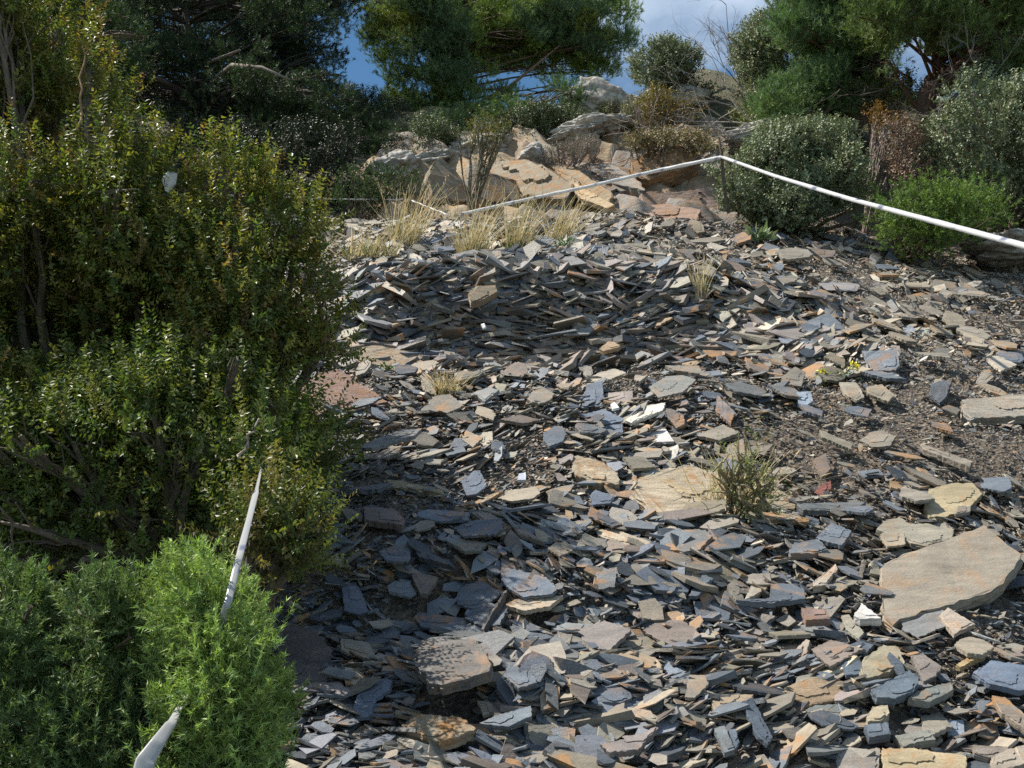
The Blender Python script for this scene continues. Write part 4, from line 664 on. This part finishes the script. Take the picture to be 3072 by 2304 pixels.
# thin sapling in front of the outcrop
shrub('thin_sapling', 'thin twiggy sapling with sparse leaves in front of the outcrop', region([(455,130),(480,105),(510,120),(500,150),(485,175),(478,195),(462,160)], 7.15, .12, 13, 16, 70), P(470,215,7.15), 300, [(.07,.085,.03),(.09,.09,.03),(.12,.09,.03)], 70, shoot=(.04,.1), leaf=(.012,.02), gap=.022, cat='sapling', bcol=(.15,.13,.09), per=7, rb=.006)
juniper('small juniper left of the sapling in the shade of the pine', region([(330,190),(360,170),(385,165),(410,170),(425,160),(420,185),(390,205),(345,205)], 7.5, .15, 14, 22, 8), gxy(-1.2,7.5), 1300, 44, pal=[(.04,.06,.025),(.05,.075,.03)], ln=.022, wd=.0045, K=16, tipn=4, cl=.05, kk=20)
# dead branches and bare twigs
def twig(mb, r, s, d, ln, rad, col, depth=0):
    n = 7; t = np.linspace(0, 1, n); p = s + np.cumsum(np.vstack([[0,0,0], (d + np.cumsum(r.normal(0,.14,(n-1,3)), 0))*ln/(n-1)]), 0); mb.tube(p, np.linspace(rad, rad*.35, n), col, 5)
    if depth < 3:
        for _ in range([5,4,2][depth]):
            k = r.integers(2, n); twig(mb, r, p[k], nrm(d + r.normal(0,.6,3)), ln*r.uniform(.35,.6), rad*.5, col, depth+1)
for lab, s, ds, ln, rad, g, seed in (
    ('bleached dead branches sprawling over the outcrop top', P(765,128,8.1), [P(640,138,8.0)-P(765,128,8.1), P(660,120,8.1)-P(765,128,8.1), P(700,100,8.2)-P(765,128,8.1), P(690,135,8.0)-P(765,128,8.1), P(730,95,8.1)-P(765,128,8.1)], 1.0, .012, (.42,.38,.34), 81),
    ('bare dead stems rising into the gap of sky', P(745,98,9.0), [P(702,40,9)-P(745,98,9), P(718,30,9)-P(745,98,9), P(735,20,9)-P(745,98,9), P(738,50,9)-P(745,98,9)], .55, .012, (.24,.21,.19), 82),
    ('dark dead branches drooping below the right-hand pines', P(912,80,7.7), [P(862,108,7.5)-P(912,80,7.7), P(880,112,7.5)-P(912,80,7.7), P(870,70,7.6)-P(912,80,7.7), P(900,115,7.5)-P(912,80,7.7)], .55, .016, (.1,.085,.075), 83),
    ('pale dry twigs crowning the largest holm oak bush', P(985,85,6.9), [P(950,60,6.9)-P(985,85,6.9), P(1000,62,6.9)-P(985,85,6.9), P(975,60,6.9)-P(985,85,6.9), P(1015,75,6.9)-P(985,85,6.9), P(925,90,6.9)-P(985,85,6.9)], .4, .008, (.32,.28,.25), 84)):
    mb = MB(); r = np.random.default_rng(seed)
    for d in ds: twig(mb, r, s, nrm(d), ln, rad*.6, np.array(g))
    tag(mb.build('dead_branches', M_BARK), lab, 'dead branches')
for lab, a, b, rad, col in (('bare grey upright stem among the box leaves at the left', P(200,345,3.0), P(208,240,3.0), .006, (.3,.27,.24)), ('pale bent stem in the box shrub above the juniper tape', P(238,460,2.45), P(262,420,2.45), .005, (.38,.33,.27)), ('thin reddish stem rising through the tallest box shrub', P(80,130,2.9), P(84,45,2.9), .004, (.28,.17,.1))):
    mb = MB(); r = np.random.default_rng(int(rad*1e4)); t = np.linspace(0,1,9)[:,None]; mb.tube(a*(1-t)+b*t + r.normal(0,.008,(9,3)), np.linspace(rad, rad*.5, 9), np.array(col)); tag(mb.build('bare_stem', M_BARK), lab, 'stem')
mb = MB(); a = gpt(884,262); mb.tube([a-[.02,0,.03], a*.5+P(908,228,a[1]-.05)*.5+[.01,0,0], P(908,228,a[1]-.05)], [.022,.016,.006], np.array((.22,.18,.14)), 5); tag(mb.build('wooden_stake', M_BARK), 'weathered pointed stick leaning out of the slate crest', 'stick')
mb = MB(); r = np.random.default_rng(2); mb.tube([gpt(515,645)+[0,0,.04], gpt(525,625)+[0,0,.07], gpt(545,605)+[0,0,.06], gpt(552,600)+[0,0,.05]], .0035, np.array((.3,.27,.22)), 5); tag(mb.build('dry_twig', M_BARK), 'thin curved dry twig lying right of the standing dark shard', 'twig')
# ------------------------------------------------------------ grasses and flowers
def tuft(label, px, py, h, n, seed, spread=.35, w_=.1, pal=((.7,.6,.4),(.6,.51,.33),(.46,.42,.25)), green=.35, lean=(.1,0), heads=.25, Y=None, cat='grass tuft'):
    r = np.random.default_rng(seed); b = hit(px, py) if Y is None else P(px, py, Y); b = b - [0,0,.01]; ro_pal = np.array(pal); segs = 6; mb = MB()
    if py < 262 and Y is None: d_ = ray(px, 250); b = gxy(d_[0]*6.15/d_[1], 6.15 - (py-250)*.02)
    hh = h*r.uniform(.3,1.0,n)*np.where(r.random(n) < .5, .45, 1); a = r.uniform(0,6.28,n); o = np.stack([np.cos(a),np.sin(a),0*a],-1)*(w_*r.random(n)**.5)[:,None]
    d = nrm(np.stack([r.normal(lean[0],spread,n), r.normal(lean[1],spread,n), np.ones(n)],-1) + o*1.5); droop = r.uniform(0,.3,n); t = np.linspace(0,1,segs)
    pts = b + o[:,None] + d[:,None]*(hh[:,None]*t[None])[...,None] + (nrm(d*[1,1,0])[:,None]*(droop*hh)[:,None,None]*(t**2.2)[None,:,None]) - np.array([0,0,1])*((droop*hh*.45)[:,None]*t**3)[...,None]
    sd = nrm(np.cross(d, r.normal(0,1,(n,3)))); wd = r.uniform(.0014,.0026,n)*(1+.12*b[1])*.75; W = (wd[:,None]*(1-t*.75)[None])[...,None]*sd[:,None]
    V = np.stack([pts-W, pts+W], 2).reshape(-1,3); i = (np.arange(n)*segs*2)[:,None]+(np.arange(segs-1)*2)[None]; q = np.stack([i,i+1,i+3,i+2],-1).reshape(-1,4)
    c = ro_pal[r.integers(0,len(pal),n)]*r.uniform(.75,1.2,(n,1)); g = (r.random(n) < green) & (hh < h*.5); c[g] = np.array([.13,.15,.06])*r.uniform(.8,1.3,(g.sum(),1))
    mb.add(V, [q], np.repeat(c, segs*2, 0))
    hd = np.where((r.random(n) < heads) & (hh > h*.5))[0]
    for k in hd[:90]:
        e = pts[k,-1]; dd = nrm(pts[k,-1]-pts[k,-2]); mb.tube([e-dd*.03, e-dd*.012, e+dd*.012], [.0008, .0028, .0006], np.array((.5,.41,.25)), 4)
    return tag(mb.build('grass_tuft', M_STRAW), label, cat, None)
tuft('leftmost small straw tuft beside the box shrub on the crest', 318, 258, .34, 110, 1, w_=.05, spread=.16)
tuft('wide olive straw tuft left of the sapling, low and dense', 372, 252, .26, 420, 2, w_=.18, green=.7, spread=.35)
tuft('tall feathery straw tuft right of the wide olive one', 400, 240, .5, 300, 3, w_=.09, green=.5, spread=.22)
tuft('straw tuft at the foot of the sapling, leaning right', 472, 252, .52, 300, 4, w_=.08, lean=(.12,0), spread=.25)
tuft('straw tuft under the left tape, fanning to the right', 516, 246, .5, 300, 5, w_=.08, lean=(.12,0), spread=.27)
tuft('rightmost crest tuft with long drooping stalks', 560, 240, .46, 240, 6, w_=.09, lean=(.25,0), spread=.27)
tuft('slim upright straw tuft standing alone on the upper right scree', 702, 298, .27, 190, 7, w_=.04, spread=.13, lean=(.03,0), green=.8)
tuft('small green cushion right of the slim upright tuft', 727, 284, .09, 170, 8, w_=.06, green=1, heads=0, spread=.5)
tuft('small pale tuft with hanging dry roots below the dark bank', 446, 398, .16, 420, 9, w_=.05, spread=.42, green=.5, lean=(0,-.1))
tuft('dry lower skirt of the bushy green weed', 728, 512, .28, 230, 10, w_=.09, spread=.42, green=.3, lean=(.1,-.1))
shrub('bushy_weed', 'bushy green weed with seed stalks on the scree, right of the pale bedrock', [(P(x,y,3.05), np.array([.05,.05,.07]), x, y, 3.05) for x, y in ((722,470),(742,462),(735,485),(760,480),(748,500),(772,488),(728,492),(765,505),(750,450))], hit(735,515), 75, [(.16,.18,.08),(.19,.19,.1),(.13,.16,.06)], 90, shoot=(.03,.09), leaf=(.008,.014), ratio=.4, gap=.011, cat='weed', bcol=(.28,.24,.14), per=12, rb=.003)
def weed(label, px, py, n, pal, seed, size=.05, name='green_weed', leaf=(.02,.035)):
    b = hit(px, py); r = np.random.default_rng(seed); a = r.uniform(0,6.28,n); ax = nrm(np.stack([np.cos(a), np.sin(a), r.uniform(.2,1.4,n)],-1)); c = b + ax*r.random((n,1))*size + [0,0,.03]; nr = nrm(np.cross(ax, nrm(r.normal(0,1,(n,3))))); l = r.uniform(*leaf,n)
    V, f, cc = leaves(c, ax, nr, l, l*.45, np.array(pal)[r.integers(0,len(pal),n)]); mb = MB(); mb.add(V, f, cc); return tag(mb.build(name, M_GREY), label, 'plant')
weed('pale green woolly rosette below the round holm oak bush', 758, 246, 46, [(.26,.32,.18),(.22,.29,.15)], 91, .07, 'mullein_rosette', (.06,.1))
weed('fresh green weed between the crest grass tufts', 512, 258, 60, [(.1,.18,.05),(.14,.2,.06)], 92, .06)
weed('small bright green weed right of the crest grass', 566, 252, 70, [(.08,.2,.05),(.1,.18,.05)], 93, .07)
weed('green weed patch at the far right of the scree', 990, 266, 120, [(.12,.19,.05),(.16,.2,.06)], 94, .14)
weed('little green plant left of the small pale tuft', 389, 378, 60, [(.12,.17,.07),(.1,.15,.05)], 95, .04, leaf=(.012,.025))
def flower(label, spots_, basepx, seed):
    b = hit(*basepx); r = np.random.default_rng(seed); ro = root('yellow_flower_plant', b, label, 'flowering plant'); mb = MB(); fl = []
    for x, y in spots_:
        e = P(x, y, b[1]-.02); mb.tube([b, (b+e)/2+r.normal(0,.01,3), e], [.002,.0015,.001], np.array((.16,.2,.06)), 4); fl.append(e)
    mb.build('stems', M_GREY, ro); n = 90; c = np.array(fl)[r.integers(0,len(fl),n)]*.6 + b*.4 + r.normal(0,.022,(n,3)); ax = nrm(r.normal(0,1,(n,3))+[0,0,.6]); l = r.uniform(.012,.03,n); nr = nrm(np.cross(ax, r.normal(0,1,(n,3)))); m = MB(); m.add(*leaves(c, ax, nr, l, l*.35, np.array([(.12,.18,.05)]*n))); m.build('leaves', M_GREY, ro)
    for e in fl:
        n = 22; ax = nrm(r.normal(0,1,(n,3))+[0,-.3,.4]); nr = nrm(np.cross(ax, r.normal(0,1,(n,3)))); m = MB(); m.add(*leaves(e + ax*.003 + r.normal(0,.006,(n,3)), ax, nr, np.full(n,.012), np.full(n,.011), np.array([(.8,.68,.05)]*n))); m.build('flower', M_GREY, ro)
flower('small plant with two clusters of bright yellow flowers', [(852,365),(857,368),(821,377),(827,376),(831,379),(822,372)], (838,384), 5)
# ------------------------------------------------------------ marking tape
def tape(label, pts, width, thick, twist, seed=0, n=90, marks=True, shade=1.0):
    T = np.array(pts, float); s = np.linspace(0, len(T)-1, n); path = np.stack([np.interp(s, np.arange(len(T)), T[:,i]) for i in range(3)], 1); r = np.random.default_rng(seed)
    t = nrm(np.gradient(path, axis=0)); u = nrm(np.cross(t, [0,1.,0] if twist < 1 else [0,.3,1.])); v = np.cross(u, t); K_ = 10; th = np.arange(K_)*2*math.pi/K_; ph = np.linspace(0, twist*2*math.pi, n) + (.8 if twist > 1 else .1)*np.sin(np.linspace(0, 9, n)+seed)
    W = width*(1+.04*np.sin(np.linspace(0,31,n)+seed)) if np.ndim(width) == 0 else np.interp(np.linspace(0,1,n), np.linspace(0,1,len(width)), width); e1 = np.cos(ph)[:,None]*u+np.sin(ph)[:,None]*v; e2 = -np.sin(ph)[:,None]*u+np.cos(ph)[:,None]*v
    V = path[:,None] + .5*W[:,None,None]*np.cos(th)[None,:,None]*e1[:,None] + .5*thick*np.sin(th)[None,:,None]*e2[:,None]
    i = np.arange(n-1)[:,None]*K_; j = np.arange(K_)[None]; q = np.stack([i+j, i+(j+1)%K_, i+K_+(j+1)%K_, i+K_+j],-1).reshape(-1,4); col = np.full((n, K_, 3), .68*shade)  # shade darkens the tape's own colour, standing in for shadow from the foliage
    if marks:
        for k in range(0, n):
            if ((k//2)*7+seed) % 9 < 2:
                for h_ in range(3): col[k, ((k//2)*3+h_) % K_] = (.16,.18,.26)
    o = mesh_obj('marking_tape', V.reshape(-1,3), [q, np.arange(K_)[None], ((n-1)*K_+np.arange(K_)[::-1])[None]], M_TAPE, col.reshape(-1,3), smooth=True); return tag(o, label, 'tape')
knot = P(722,157,6.35)
tape('white tape stretched from the bush corner down to the right edge', [knot, P(775,176,5.35), P(850,199,4.35), P(940,223,3.45), P(1040,250,2.8), P(1080,262,2.6), P(1080,262,2.6)+[1.2,-1.0,-.12], P(1080,262,2.6)+[2.4,-2.0,-.3]], .0205, .0195, 8, 1, 240)
tape('white tape running from the bush corner left down to the crest grass', [knot, P(660,170,6.6), P(590,186,6.75), P(520,201,6.9), P(462,214,7.0)], .026, .023, 6, 2, 120)
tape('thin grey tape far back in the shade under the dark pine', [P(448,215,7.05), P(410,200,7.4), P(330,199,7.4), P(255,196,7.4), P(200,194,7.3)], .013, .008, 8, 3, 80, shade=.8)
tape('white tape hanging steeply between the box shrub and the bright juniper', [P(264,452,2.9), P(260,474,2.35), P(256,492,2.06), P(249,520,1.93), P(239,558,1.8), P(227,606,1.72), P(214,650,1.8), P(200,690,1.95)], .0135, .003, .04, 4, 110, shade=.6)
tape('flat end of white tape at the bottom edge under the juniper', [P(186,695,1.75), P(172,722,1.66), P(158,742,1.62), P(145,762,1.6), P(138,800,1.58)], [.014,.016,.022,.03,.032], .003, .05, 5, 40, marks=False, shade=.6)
tape('scrap of white tape caught high in the box shrub', [P(173,172,3.0), P(169,182,3.0), P(167,192,3.0)], [.03,.045,.02], .006, .2, 6, 24, marks=False)
mb = MB(); b = P(722,190,6.45); mb.tube([P(728,212,6.45), P(723,175,6.4), knot, P(719,138,6.35)], [.014,.012,.01,.006], np.array((.12,.09,.07)), 6)
tag(mb.build('tape_post', M_BARK), 'dark thin stem holding the tape knot at the bush corner', 'stick')
